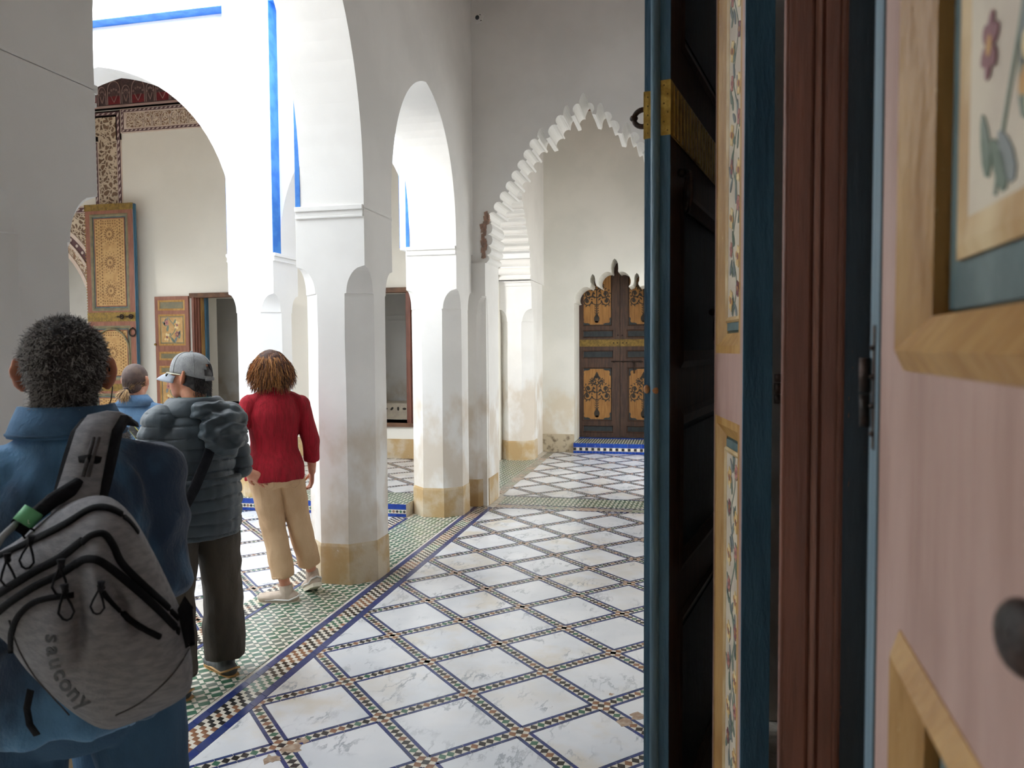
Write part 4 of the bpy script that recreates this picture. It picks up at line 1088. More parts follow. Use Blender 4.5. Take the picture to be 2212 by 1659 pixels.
tag(b.build('leaf_pattern', M['motif_dark'], bn, fix=False), kind='stuff')
# ------------------------------------------------------------------ people
mat('skin_a', (202, 140, 112), .55, c2=(188, 120, 94), scale=22, sss=.12)
mat('skin_b', (206, 142, 108), .5, c2=(190, 118, 86), scale=22, sss=.12)
mat('skin_c', (214, 158, 130), .55, c2=(204, 140, 112), scale=22, sss=.12)
mat('denim_jacket', (98, 150, 194), .9, c2=(46, 66, 92), scale=3.0, lo=.42, hi=.58, stretch=(1, 1, .6), bump=.45, bscale=130, sheen=.2)
mat('denim_collar', (84, 126, 164), .9, c2=(60, 90, 122), scale=8, bump=.4, bscale=130)
mat('jeans', (62, 98, 130), .9, c2=(44, 70, 98), scale=5, stretch=(1, 1, .35), bump=.4, bscale=160)
mat('light_denim', (92, 126, 158), .9, c2=(70, 100, 134), scale=6, stretch=(1, 1, .4), bump=.35, bscale=140)
mat('puffer', (46, 60, 68), .5, c2=(38, 50, 58), scale=9, bump=.25, bscale=38, sheen=.15)
mat('olive_cloth', (74, 66, 56), .85, c2=(60, 54, 46), scale=7, stretch=(1, 1, .4), bump=.35, bscale=90)
mat('red_gauze', (166, 8, 34), .9, c2=(142, 4, 24), scale=16, stretch=(5, 5, .4), bump=.75, bscale=70, bstretch=(3, 3, .22))
mat('khaki', (214, 180, 142), .85, c2=(202, 166, 128), scale=7, stretch=(1, 1, .5), bump=.3, bscale=150)
mat('cap_cloth', (162, 164, 165), .9, c2=(146, 148, 149), scale=30, bump=.4, bscale=180)
mat('cap_brim', (166, 173, 184), .85, bump=.3, bscale=180)
mat('black_web', (20, 21, 26), .85, spec=.2, c2=(28, 29, 34), scale=60, bump=.4, bscale=200)
mat('hair_dark', (40, 38, 39), .6, c2=(58, 55, 55), scale=60)
mat('hair_grey', (186, 184, 182), .5); mat('hair_mid', (104, 99, 97), .5)
mat('hair_brown', (78, 46, 30), .75, c2=(58, 34, 24), scale=30)
mat('hair_gold', (204, 144, 82), .5); mat('hair_chestnut', (122, 72, 42), .42)
mat('hair_ash', (96, 78, 68), .7, c2=(78, 62, 58), scale=30); mat('hair_blond', (206, 170, 120), .4)
mat('shoe_beige', (206, 190, 172), .6, c2=(190, 172, 154), scale=20); mat('shoe_white', (232, 230, 226), .5); mat('shoe_grey', (150, 148, 142), .6)
mat('sole_cream', (228, 220, 200), .6); mat('sole_dark', (58, 56, 52), .7); mat('sole_tan', (196, 152, 94), .6); mat('trail_shoe', (92, 94, 92), .7, c2=(70, 72, 72), scale=30)
mat('eye_white', (232, 228, 222), .2); mat('iris', (40, 28, 20), .15); mat('lens_dark', (22, 24, 24), .08, spec=.8); mat('frame_silver', (176, 172, 150), .25, metal=.7)
mat('pack_cloth', (142, 141, 145), .9, c2=(122, 121, 126), scale=34, stretch=(1, 1, 3), bump=.5, bscale=170, detail=6)
mat('pack_dark', (64, 62, 64), .85, c2=(78, 76, 78), scale=40, bump=.4, bscale=170)
mat('zip_black', (18, 19, 23), .85, spec=.15, bump=.5, bscale=260); mat('print_dark', (44, 45, 48), .7)
mat('green_tag', (108, 186, 132), .6, c2=(92, 170, 118), scale=20); mat('tag_print', (220, 236, 222), .6)
mat('plaid', (196, 176, 164), .85, c2=(70, 62, 74), scale=30, lo=.5, hi=.52); mat('tee_green', (70, 128, 118), .9)
mat('strap_grey', (52, 52, 50), .7); mat('strap_yellow', (176, 170, 84), .7); mat('gold', (220, 170, 80), .25, metal=.9)
mat('embroidery', (206, 214, 212), .8); mat('patch_gold', (120, 112, 84), .8, c2=(70, 66, 56), scale=60)

def V(*a): return Vector(a)
def blob(mb, name, material, parent, voxel=.008, smooth=4, disp=None, local=True):
    """fuse the pieces in mb into one continuous skin"""
    tmp = mb.build('tmp', material, None, fix=False)
    r = tmp.modifiers.new('r', 'REMESH'); r.mode = 'VOXEL'; r.voxel_size = voxel; r.adaptivity = 0
    if smooth: s = tmp.modifiers.new('s', 'SMOOTH'); s.factor = .5; s.iterations = smooth
    dg = bpy.context.evaluated_depsgraph_get(); dg.update()
    me = bpy.data.meshes.new_from_object(tmp.evaluated_get(dg)); old = tmp.data
    bpy.data.objects.remove(tmp); bpy.data.meshes.remove(old)
    me.name = name; n = len(me.vertices)
    if disp is not None:
        co = np.empty(n*3); me.vertices.foreach_get('co', co); co = co.reshape(-1, 3)
        no = np.empty(n*3); me.vertex_normals.foreach_get('vector', no); no = no.reshape(-1, 3)
        co = co+no*disp(co, no)[:, None]; me.vertices.foreach_set('co', co.ravel())
    me.polygons.foreach_set('use_smooth', [True]*len(me.polygons))
    if not me.materials: me.materials.append(material)
    me.update()
    o = bpy.data.objects.new(name, me); return link(o, parent, local)
def folds(amp, sx, sz, seed=0.0, vert=1.0):
    def f(co, no):
        out = np.empty(len(co))
        for i, (x, y, z) in enumerate(co):
            q = Vector((x*sx+seed, y*sx, z*sz)); a = noise.noise(q); b_ = noise.noise(Vector((x*sx*2.1, y*sx*2.1+seed, z*sz*2.3+x*4)))
            out[i] = amp*((1-abs(a)*2.2)*.7+b_*.5)
        return out
    return f
def limb(mb, pts, rad, seg=14):
    mb.tube(pts, rad, seg)
    mb.ball(pts[0], rad[0] if not hasattr(rad[0], '__len__') else min(rad[0])); mb.ball(pts[-1], rad[-1] if not hasattr(rad[-1], '__len__') else min(rad[-1]))
def hand(mb, wrist, d, palm, side, curl=.5, thumb=.6, k=1.0, spread=.10):
    """wrist point, pointing direction, palm normal; side=+1 thumb towards d x palm"""
    d = d.normalized(); palm = (palm-d*palm.dot(d)).normalized(); ac = d.cross(palm)*side
    kn = wrist+d*.088*k
    mb.tube([wrist-d*.02*k, wrist+d*.02*k, wrist+d*.055*k, kn], [(.020*k, .026*k), (.016*k, .032*k), (.0155*k, .040*k), (.013*k, .038*k)], 12, up=palm)
    for i, ln in enumerate((.072, .080, .074, .058)):
        o = kn+ac*(.029-.0195*i)*k; dd = (d+ac*spread*(1.5-i)*.6).normalized(); p = [o-d*.012*k]; r = [.0095*k]
        cur = o; an = curl*(1+.12*i)
        for j, f in enumerate((.45, .32, .23)):
            t = an*(.35, .85, 1.25)[j]; dv = (dd*math.cos(t)+palm*math.sin(t)).normalized()
            cur = cur+dv*ln*f*k; p.append(cur); r.append((.0088, .0080, .0068)[j]*k)
        mb.tube(p, r, 8); mb.ball(p[-1], r[-1], nu=8, nv=6)
    o = wrist+d*.022*k+ac*.024*k; p = [o]; cur = o
    for j, f in enumerate((.042, .034, .026)):
        dv = (d*(.55+.2*j)+ac*(.8-.25*j)*thumb+palm*(.30+.2*j)).normalized(); cur = cur+dv*f*k; p.append(cur)
    mb.tube(p, [.014*k, .0115*k, .0098*k, .0082*k], 8); mb.ball(p[-1], .0082*k, nu=8, nv=6)
def foot(mb, ankle, d, k=1.0, pitch=0.0, grow=0.0):
    d = V(d[0], d[1], 0).normalized(); u = V(0, 0, 1)
    f = (d*math.cos(pitch)-u*math.sin(pitch)); up = (u*math.cos(pitch)+d*math.sin(pitch))
    b0 = ankle-up*.055*k
    mb.tube([b0-f*.065*k, b0-f*.04*k, b0+f*.02*k, b0+f*.09*k, b0+f*.15*k, b0+f*.185*k],
            [(.022*k+grow, .022*k+grow), (.032*k+grow, .033*k+grow), (.035*k+grow, .034*k+grow), (.026*k+grow, .042*k+grow), (.019*k+grow, .040*k+grow), (.012*k+grow, .022*k+grow)], 14, up=up)
    mb.ball(b0-f*.05*k, .03*k+grow); mb.tube([ankle+up*.03*k, b0-f*.01*k], [.034*k+grow, .038*k+grow], 12)
    return b0, f, up

class Person:
    def __init__(s, loc, rz, H, label, skin):
        s.root = empty('person', loc, rz); tag(s.root, label, 'person'); s.k = H/1.75; s.skin = skin; s.H = H
        k = s.k
        s.J = dict(pel=V(0, 0, .95)*k, wai=V(0, 0, 1.10)*k, che=V(0, .0, 1.32)*k, nec=V(0, -.01, 1.475)*k, hd=V(0, .025, 1.635)*k)
        for sd, q in ((1, 'r'), (-1, 'l')):
            s.J['sh'+q] = V(sd*.172, -.01, 1.395)*k; s.J['el'+q] = V(sd*.24, -.03, 1.13)*k; s.J['wr'+q] = V(sd*.25, .06, .89)*k
            s.J['hi'+q] = V(sd*.092, 0, .93)*k; s.J['kn'+q] = V(sd*.105, .01, .50)*k; s.J['an'+q] = V(sd*.11, -.03, .09)*k
        s.handdir = {'r': (V(0, .2, -1), V(-1, 0, 0), .6), 'l': (V(0, .2, -1), V(1, 0, 0), .6)}
        s.footdir = {'r': V(.15, 1, 0), 'l': V(-.15, 1, 0)}; s.footpitch = {'r': 0, 'l': 0}
        s.headyaw = 0; s.headtilt = 0; s.build_w = 1.0
    def hm(s):
        return Matrix.Translation(s.J['hd']) @ Matrix.Rotation(s.headyaw, 4, 'Z') @ Matrix.Rotation(s.headtilt, 4, 'X') @ Matrix.Scale(s.k, 4)
    def h(s, x, y, z): return s.hm() @ V(x, y, z)
    def torso(s, mb, g=0.0, z_lo=.88, w=1.0, dpt=1.0, seg=24):
        k = s.k; J = s.J; base = [(.88, .158, .115), (.96, .155, .112), (1.04, .142, .102), (1.12, .140, .100), (1.22, .158, .112), (1.32, .170, .118), (1.39, .150, .106), (1.44, .112, .088), (1.475, .080, .074), (1.51, .062, .062)]
        pts, rad = [], []
        for z, a, c in base:
            if z < z_lo-.001: continue
            t = (z-.95)/(1.475-.95); x = J['pel'].lerp(J['nec'], t); p = V(x.x, x.y, z*k)
            if z > 1.15: p = p+(J['che']-V(0, 0, 1.32)*k)*max(0, 1-abs(z-1.32)/.2)
            pts.append(p); rad.append((a*w*k+g, c*dpt*k+g))
        mb.tube(pts, rad, seg, up=(1, 0, 0))
        for q in 'rl': mb.ball(J['sh'+q], .058*k*w+g); mb.tube([J['nec']+V(0, 0, -.045)*k, J['nec'].lerp(J['sh'+q], .5)+V(0, 0, -.012)*k, J['sh'+q]], [.060*k+g*.6, .056*k+g*.7, .054*k+g*.9], 12)
    def body(s, voxel=.0065):
        k, J = s.k, s.J; b = MB(); s.torso(b, -.004, w=.96)
        for q in 'rl':
            m = J['sh'+q].lerp(J['el'+q], .45)
            limb(b, [J['sh'+q], m, J['el'+q]], [.052*k, .046*k, .040*k]); limb(b, [J['el'+q], J['el'+q].lerp(J['wr'+q], .35), J['wr'+q]], [.040*k, .040*k, .026*k])
            hd_, pn, cu = s.handdir[q]; hand(b, J['wr'+q], hd_, pn, 1 if q == 'r' else -1, cu, k=k)
            limb(b, [J['hi'+q], J['hi'+q].lerp(J['kn'+q], .45), J['kn'+q]], [.086*k, .076*k, .054*k]); limb(b, [J['kn'+q], J['kn'+q].lerp(J['an'+q], .35), J['an'+q]], [.054*k, .056*k, .034*k])
            foot(b, J['an'+q], s.footdir[q], k, s.footpitch[q])
        b.ball(J['pel']-V(0, .02, .0)*k, (.15*k, .115*k, .12*k))
        limb(b, [J['nec']-V(0, 0, .05)*k, J['nec'].lerp(J['hd'], .35), s.h(0, -.012, -.05)], [.064*k, .056*k, .058*k])
        R = s.hm().to_3x3()
        b.ball(s.h(0, -.012, .02), (.077, .097, .098), mat=R, nu=24, nv=16); b.ball(s.h(0, .035, -.03), (.062, .066, .082), mat=R); b.ball(s.h(0, .056, -.085), (.036, .034, .028), mat=R)
        b.ball(s.h(.035, .05, -.02), (.03, .034, .034), mat=R); b.ball(s.h(-.035, .05, -.02), (.03, .034, .034), mat=R)
        b.tube([s.h(0, .085, .022), s.h(0, .103, -.012), s.h(0, .112, -.032), s.h(0, .088, -.040)], [.009*k, .011*k, .014*k, .010*k], 10)
        for sx in (-1, 1):
            b.tube([s.h(sx*.012, .088, .034), s.h(sx*.045, .075, .032)], [.009*k, .008*k], 8)            # brow
            b.tube([s.h(sx*.076, -.012, .028), s.h(sx*.092, -.022, .032), s.h(sx*.099, -.022, .008), s.h(sx*.090, -.012, -.022), s.h(sx*.078, -.002, -.034)], [.009*k, .0095*k, .009*k, .0095*k, .009*k], 8)  # ear rim
            b.ball(s.h(sx*.082, -.006, .002), (.007, .015, .026), mat=R)
        b.tube([s.h(-.024, .083, -.062), s.h(0, .096, -.060), s.h(.024, .083, -.062)], [.005*k, .0075*k, .005*k], 8)
        b.tube([s.h(-.020, .082, -.071), s.h(0, .094, -.072), s.h(.020, .082, -.071)], [.005*k, .0075*k, .005*k], 8)
        o = blob(b, 'body', M[s.skin], s.root, voxel, 3); s.bodyobj = o
        for sx in (-1, 1):
            e = MB(); e.ball(s.h(sx*.031, .080, .014), .0115*k, 0, 12, 8); e.ball(s.h(sx*.031, .0892, .014), (.0052*k, .003*k, .0052*k), 1, 10, 6, R); e.build('eye', [M['eye_white'], M['iris']], s.root, True, fix=False)
        return o
    def sleeves(s, mb, g, upto=1.0, cuff=0.0):
        k, J = s.k, s.J
        for q in 'rl':
            e = J['el'+q]; w_ = e.lerp(J['wr'+q], upto); m = J['sh'+q].lerp(e, .5)
            limb(mb, [J['sh'+q], m, e], [.056*k+g, .050*k+g, .045*k+g]); mb.tube([e, e.lerp(w_, .5), w_], [.045*k+g, .041*k+g*.95, .034*k+g*.9+cuff], 14); mb.ball(e, .045*k+g)
    def trousers(s, name, material, g=.012, ankle=1.0, voxel=.008, flare=0.0, seed=1.0, amp=.006, hip=1.0, top=1.04):
        k, J = s.k, s.J; b = MB()
        b.tube([V(0, 0, top)*k, V(0, -.005, min(.97, top-.02))*k, V(0, -.008, .90)*k, V(0, 0, .83)*k], [(.148*hip*k+g, .106*k+g), (.158*hip*k+g, .118*hip*k+g), (.160*hip*k+g, .120*hip*k+g), (.12*k+g, .09*k+g)], 24, up=(1, 0, 0))
        for q in 'rl':
            a = J['kn'+q].lerp(J['an'+q], ankle)
            limb(b, [J['hi'+q], J['hi'+q].lerp(J['kn'+q], .5), J['kn'+q]], [.092*k+g, .080*k+g, .060*k+g*1.3]); b.tube([J['kn'+q], J['kn'+q].lerp(a, .5), a], [.060*k+g*1.3, .058*k+g*1.4+flare*.5, .047*k+g*1.6+flare], 16)
        return blob(b, name, M[material], s.root, voxel, 4, folds(amp, 9, 6, seed))
    def shoes(s, up_m, sole_m, trim_m=None, grow=.008):
        for q in 'rl':
            r = empty('shoe', (0, 0, 0)); r.parent = s.root
            b = MB(); b0, f, u = foot(b, s.J['an'+q]-V(0, 0, .004), s.footdir[q], s.k*1.02, s.footpitch[q], grow)
            blob(b, 'upper', M[up_m], r, .005, 3)
            sd = f.cross(u); b = MB(); k = s.k*1.02; z = -.047*k
            P = [(-.098, .0), (-.09, .03), (-.05, .040), (.03, .040), (.10, .047), (.16, .043), (.198, .020), (.203, 0)]; P = P+[(x, -y) for x, y in P[::-1][1:-1]]
            b.prism(P, lambda a, c, t: tuple(b0+f*(a*k)+sd*(c*k)+u*t), z+.0, z+.024*k); b.build('sole', M[sole_m], r, True, bevel=.004)
            if trim_m:
                b = MB(); b.tube([b0+f*x*k+sd*(y*k)+u*zz*k for x, y, zz in ((-.10, 0, .02), (-.085, .034, .01), (-.03, .044, -.012), (.06, .047, -.006), (.13, .044, -.01))], .006*k, 6)
                b.tube([b0+f*x*k-sd*(y*k)+u*zz*k for x, y, zz in ((-.10, 0, .02), (-.085, .034, .01), (-.03, .044, -.012), (.06, .047, -.006), (.13, .044, -.01))], .006*k, 6)
                for i in range(4): b.tube([b0+f*(.06+.022*i)*k+sd*.022*k+u*(.03-.007*i)*k, b0+f*(.06+.022*i)*k+u*(.038-.007*i)*k, b0+f*(.06+.022*i)*k-sd*.022*k+u*(.03-.007*i)*k], .003*k, 5)
                b.build('trim', M[trim_m], r, True)

def strands(name, roots, step, n, rad, mats, parent, grav=.25, curl=.25, seed=1, taper=.25, pick=None, local=True):
    """thin tapered locks; roots = [(point, direction)]"""
    r = random.Random(seed); V_, F_, MI = [], [], []
    for i, (p, d) in enumerate(roots):
        p = Vector(p); d = Vector(d).normalized(); L_ = n*r.uniform(.75, 1.15); m = pick(p, r) if pick else r.randrange(len(mats))
        ph = r.uniform(0, 6.28); ax = Vector((r.gauss(0, 1), r.gauss(0, 1), r.gauss(0, 1))).normalized()
        base = len(V_); segs = max(3, int(L_)); a = d.orthogonal().normalized()
        for j in range(segs+1):
            w_ = rad*(1-(1-taper)*j/segs); a = (a-d*a.dot(d))
            if a.length < 1e-5: a = d.orthogonal()
            a.normalize(); c = d.cross(a)
            for q in range(3):
                t = 2.094*q; V_.append(tuple(p+a*(math.cos(t)*w_)+c*(math.sin(t)*w_)))
            p = p+d*step; d = (d+Vector((0, 0, -grav))+ax.cross(d)*(curl*math.sin(ph+j*.9))+Vector((r.gauss(0, 1), r.gauss(0, 1), r.gauss(0, 1)))*curl*.15).normalized()
        for j in range(segs):
            for q in range(3): F_.append((base+j*3+q, base+j*3+(q+1) % 3, base+(j+1)*3+(q+1) % 3, base+(j+1)*3+q)); MI.append(m)
    me = bpy.data.meshes.new(name); me.from_pydata(V_, [], F_)
    for m in mats: me.materials.append(M[m])
    me.polygons.foreach_set('material_index', MI); me.polygons.foreach_set('use_smooth', [True]*len(MI)); me.update()
    o = link(bpy.data.objects.new(name, me), parent, local); tag(o, kind='stuff'); return o
def scalp(n, keep, rad, seed=3):
    """random points on an ellipsoid in head units with outward normals, filtered"""
    r = random.Random(seed); out = []
    while len(out) < n:
        v = Vector((r.gauss(0, 1), r.gauss(0, 1), r.gauss(0, 1))).normalized(); p = Vector((v.x*rad[0], v.y*rad[1]-.012, v.z*rad[2]+.02))
        if keep(p, v): out.append((p, Vector((v.x/rad[0], v.y/rad[1], v.z/rad[2])).normalized()))
    return out
def strap_mesh(name, pts, wid, th, nrm, material, parent, local=True, m_edge=None):
    """flat band along pts, broad across (nrm x tangent)"""
    b = MB(); n = len(pts); pts = [Vector(p) for p in pts]; rings = []
    for i, p in enumerate(pts):
        t = (pts[min(i+1, n-1)]-pts[max(i-1, 0)]).normalized(); nn = Vector(nrm[i] if isinstance(nrm, list) else nrm); nn = (nn-t*nn.dot(t)).normalized(); sd = t.cross(nn)
        w_ = wid[i] if hasattr(wid, '__len__') else wid
        rings.append([p+sd*w_-nn*th*.2, p+sd*w_*.9+nn*th*.7, p+nn*th, p-sd*w_*.9+nn*th*.7, p-sd*w_-nn*th*.2, p-nn*th*.3])
    vs = [v for r in rings for v in r]
    b.add(vs, [(i*6+q, i*6+(q+1) % 6, (i+1)*6+(q+1) % 6, (i+1)*6+q) for i in range(n-1) for q in range(6)], 0, True)
    b.add(rings[0], [tuple(range(6))]); b.add(rings[-1], [tuple(range(5, -1, -1))])
    return b.build(name, M[material], parent, local)

# ---- man in the blue jacket, nearest, back to us
p1 = Person((-1.335, 1.445, 0), math.radians(46), 1.735, 'person in a blue denim jacket and jeans seen from behind with a grey rucksack', 'skin_a')
J = p1.J
J['shr'] = V(.160, -.01, 1.385); J['shl'] = V(-.175, -.01, 1.385)
J['elr'] = V(.172, -.035, 1.165); J['wrr'] = V(.14, .17, 1.05)
J['ell'] = V(-.27, -.04, 1.14); J['wrl'] = V(-.24, .14, .98)
J['hir'] = V(.11, 0, .93); J['hil'] = V(-.11, 0, .93); J['knr'] = V(.155, .02, .5); J['knl'] = V(-.15, .02, .5); J['anr'] = V(.17, -.03, .09); J['anl'] = V(-.17, -.03, .09)
J['hd'] = V(.0, .02, 1.628)
p1.headyaw = math.radians(-6); p1.headtilt = -.04
p1.handdir['r'] = (V(-.3, 1, -.1), V(-1, 0, -.4), .7); p1.handdir['l'] = (V(.1, 1, -.5), V(1, 0, -.3), .6)
p1.body()
b = MB(); p1.torso(b, .020, .88, .98, 1.06); p1.sleeves(b, .018, .97)
b.tube([V(0, 0, .89), V(0, 0, .97), V(0, 0, 1.06)], [(.218, .186), (.206, .176), (.188, .152)], 28, up=(1, 0, 0))
blob(b, 'jacket', M['denim_jacket'], p1.root, .008, 4, (lambda f_: (lambda co, no: f_(co, no)+.006))(folds(.017, 10, 7, 2.0)))
b = MB(); n = 20
for (r0, z0), (r1, z1) in zip(((.086, 1.505), (.098, 1.50), (.112, 1.47)), ((.092, 1.565), (.104, 1.545), (.132, 1.468))): pass
ring_a = [(math.cos(2*PI*i/40)*.090, math.sin(2*PI*i/40)*.082-.008) for i in range(40)]
b.tube([V(.0, .0, 1.49)+V(0, -.008, 0)], .01) if False else None
def collar(mb, cx, cy, prof, front_gap=.25, n=44):
    """standing collar that folds over; prof = [(radius_x, radius_y, z)]"""
    vs, fs = [], []; m = len(prof); a0, a1 = PI/2+front_gap, PI/2+2*PI-front_gap
    for i in range(n+1):
        t = a0+(a1-a0)*i/n
        for rx, ry, z in prof: vs.append((cx+math.cos(t)*rx, cy+math.sin(t)*ry, z-.02*max(0, math.sin(t))))
    for i in range(n):
        for j in range(m-1): fs.append((i*m+j, (i+1)*m+j, (i+1)*m+j+1, i*m+j+1))
    mb.add(vs, fs, 0, True)
b = MB(); collar(b, 0, -.008, [(.082, .082, 1.49), (.080, .082, 1.535), (.084, .086, 1.562), (.094, .096, 1.562), (.106, .110, 1.535), (.118, .120, 1.502), (.116, .116, 1.496), (.10, .09, 1.50)])
b.build('collar', M['denim_collar'], p1.root, True)
for z, y in ((1.475, 0),):
    b = MB(); collar(b, 0, -.008, [(.117, .120, 1.506), (.120, .123, 1.504), (.119, .121, 1.500)]); b.build('collar_seam', M['jeans'], p1.root, True)
b = MB()
for pts in ([V(-.15, -.145, 1.245), V(-.08, -.152, 1.235), V(.0, -.155, 1.24), V(.08, -.150, 1.25)],
            [V(-.04, -.155, 1.235), V(-.06, -.150, 1.12)]):
    b.tube(pts, .0035, 6)
b.build('seam', M['jeans'], p1.root, True)
p1.trousers('jeans', 'jeans', .020, .98, .009, seed=4, hip=1.08, amp=.007)
p1.shoes('trail_shoe', 'sole_dark', 'black_web')
hb = MB(); R = p1.hm().to_3x3(); hb.ball(p1.h(0, -.020, .024), (.0795, .096, .098), mat=R, nu=28, nv=18); hb.ball(p1.h(0, -.055, -.045), (.066, .052, .062), mat=R)
ha = blob(hb, 'hair', M['hair_dark'], p1.root, .006, 2, folds(.004, 45, 45))
def lay(nn, out, down=(0, -.5, -.8), j=.55):
    t = Vector(down)+Vector((rnd.gauss(0, j), rnd.gauss(0, j), rnd.gauss(0, j))); return (t-nn*t.dot(nn)).normalized()+nn*out
roots = []
for p, nn in scalp(8000, lambda p, v: (v.y < .35 or v.z > .55) and not (abs(v.x) > .8 and v.z < -.1 and v.y > -.25), (.084, .1045, .103), 5):
    if (p.z < -.02 and p.y > .0) or (abs(p.x) > .055 and p.z < .045 and p.y > -.045): continue
    roots.append((p1.hm() @ p, p1.hm().to_3x3() @ lay(nn, .38)))
for i in range(1500):
    t = rnd.uniform(-2.5, -.64); z = rnd.uniform(-.098, -.01); q = p1.h(math.cos(t)*.070, -.05+math.sin(t)*.056, z)
    roots.append((q, p1.hm().to_3x3() @ Vector((math.cos(t)*.7, math.sin(t)*.7, -.5+rnd.gauss(0, .25)))))
def pick1(p, r):
    l = p1.hm().inverted() @ p; g = .36+.9*max(0, -l.x-.01)/.05+.25*max(0, l.x-.05)/.03+(.12 if l.z < -.02 else -.05)
    return 2 if r.random() < g*.62 else (1 if r.random() < .45 else 0)
strands('hair_locks', roots, .0046, 5, .0012, ['hair_dark', 'hair_mid', 'hair_grey'], p1.root, .06, .85, 8, .3, pick1)
b = MB(); b.tube([p1.h(.078, .07, .018), p1.h(.088, .03, .022), p1.h(.090, -.012, .024), p1.h(.088, -.03, .006)], .0018, 6); b.tube([p1.h(.094, -.02, -.03), p1.h(.090, -.03, -.06), p1.h(.075, -.02, -.095), p1.h(.06, .01, -.12)], .0014, 6)
b.tube([p1.h(-.078, .07, .018), p1.h(-.088, .03, .022), p1.h(-.090, -.012, .024)], .0018, 6)
for sx in (-1, 1): b.ring(p1.h(sx*.034, .098, .012), .022, .0016, R @ V(0, 1, 0), n=18, k=5)
b.tube([p1.h(-.012, .1, .016), p1.h(.012, .1, .016)], .0016, 5)
b.build('spectacles', M['lens_dark'], p1.root, True)

# ---- woman in red, walking away
p3 = Person((-2.64, 4.60, 0), math.radians(44), 1.665, 'person in a red blouse and khaki trousers walking off with one hand on the hip', 'skin_c')
k = p3.k; J = p3.J
J['pel'] = V(-.015, 0, .95)*k; J['che'] = V(.0, -.015, 1.32)*k; J['nec'] = V(.0, -.005, 1.475)*k; J['hd'] = V(-.012, .03, 1.62)*k
J['shl'] = V(-.170, -.0, 1.385)*k; J['ell'] = V(-.305, -.05, 1.14)*k; J['wrl'] = V(-.215, -.125, .955)*k
J['shr'] = V(.172, -.01, 1.375)*k; J['elr'] = V(.245, -.035, 1.12)*k; J['wrr'] = V(.262, .015, .895)*k
J['hil'] = V(-.085, 0, .93)*k; J['knl'] = V(-.015, .02, .51)*k; J['anl'] = V(.05, -.02, .09)*k
J['hir'] = V(.085, 0, .93)*k; J['knr'] = V(.165, .02, .52)*k; J['anr'] = V(.272, .09, .135)*k
p3.footdir['l'] = V(-.92, .55, 0); p3.footdir['r'] = V(.0, 1, 0); p3.footpitch['r'] = .42
p3.handdir['l'] = (V(.75, -.05, -.55), V(.25, 1, .1), .28); p3.handdir['r'] = (V(.0, .15, -1), V(-1, .1, 0), 1.1)
p3.headtilt = -.06
p3.body(.005)
b = MB(); p3.torso(b, .014, .96, .98, 1.0); p3.sleeves(b, .012, .62, .008)
b.tube([V(-.005, -.005, .875)*k, V(-.005, -.005, .96)*k, V(-.003, 0, 1.08)*k, V(0, 0, 1.2)*k], [(.192, .176), (.184, .166), (.150, .126), (.150, .118)], 28, up=(1, 0, 0))
b.tube([V(0, -.005, 1.47)*k, V(0, 0, 1.53)*k], [.062, .060], 16)
blob(b, 'blouse', M['red_gauze'], p3.root, .0075, 3, folds(.009, 11, 3.2, 7.0))
tr = p3.trousers('trousers', 'khaki', .014, .80, .0075, .004, 9.0, .008, 1.04, .95)
b = MB(); b.tube([V(.02, -.146, .925)*k, V(.02, -.152, .86)*k], .003, 5)
for pts in ([(-.135, -.125, .93), (-.13, -.14, .84), (-.09, -.15, .815), (-.05, -.155, .84), (-.05, -.148, .93)], [(.05, -.148, .93), (.05, -.155, .84), (.09, -.15, .815), (.13, -.14, .84), (.135, -.125, .93)]):
    b.tube([Vector(q)*k for q in pts], .0022, 5)
b.build('pocket_seam', M['khaki'], p3.root, True)
b = MB()
for q in 'rl':
    a = J['kn'+q].lerp(J['an'+q], .80); d = (J['an'+q]-J['kn'+q]).normalized(); b.ring(a-d*.012, .071*k, .006, d, n=26, k=8)
b.build('trouser_hem', M['khaki'], p3.root, True)
p3.shoes('shoe_beige', 'sole_cream', 'shoe_white', .011)
hb = MB(); R = p3.hm().to_3x3()
hb.ball(p3.h(0, -.018, .045), (.106, .116, .098), mat=R, nu=28, nv=18); hb.ball(p3.h(0, -.030, -.012), (.118, .108, .098), mat=R, nu=28, nv=18); hb.ball(p3.h(0, -.05, -.085), (.085, .066, .07), mat=R)
ha = blob(hb, 'hair', M['hair_brown'], p3.root, .007, 2, folds(.006, 26, 7))
roots = []
for p, nn in scalp(2600, lambda p, v: (v.y < .5 or v.z > .6), (.120, .122, .128), 9):
    pq = p+Vector((0, -.008, -.003)); tang = Vector((p.x*5.5, p.y*5.5, -1.0))+nn*.22
    roots.append((p3.hm() @ pq, p3.hm().to_3x3() @ tang))
def pick3(p, r):
    l = p3.hm().inverted() @ p; g = .75 if l.x < .03 and l.z > -.07 else .30
    return 2 if r.random() < g*.7 else (1 if r.random() < .55 else 0)
strands('hair_locks', roots, .0105, 9, .0021, ['hair_brown', 'hair_chestnut', 'hair_gold'], p3.root, .12, .22, 12, .3, pick3)
b = MB(); w0 = J['wrl']+Vector((.75, -.05, -.55)).normalized()*.108*k; b.ring(w0+V(.008, -.004, .008), .0105, .003, (.75, -.05, -.55), n=14, k=6); b.build('ring', M['gold'], p3.root, True)

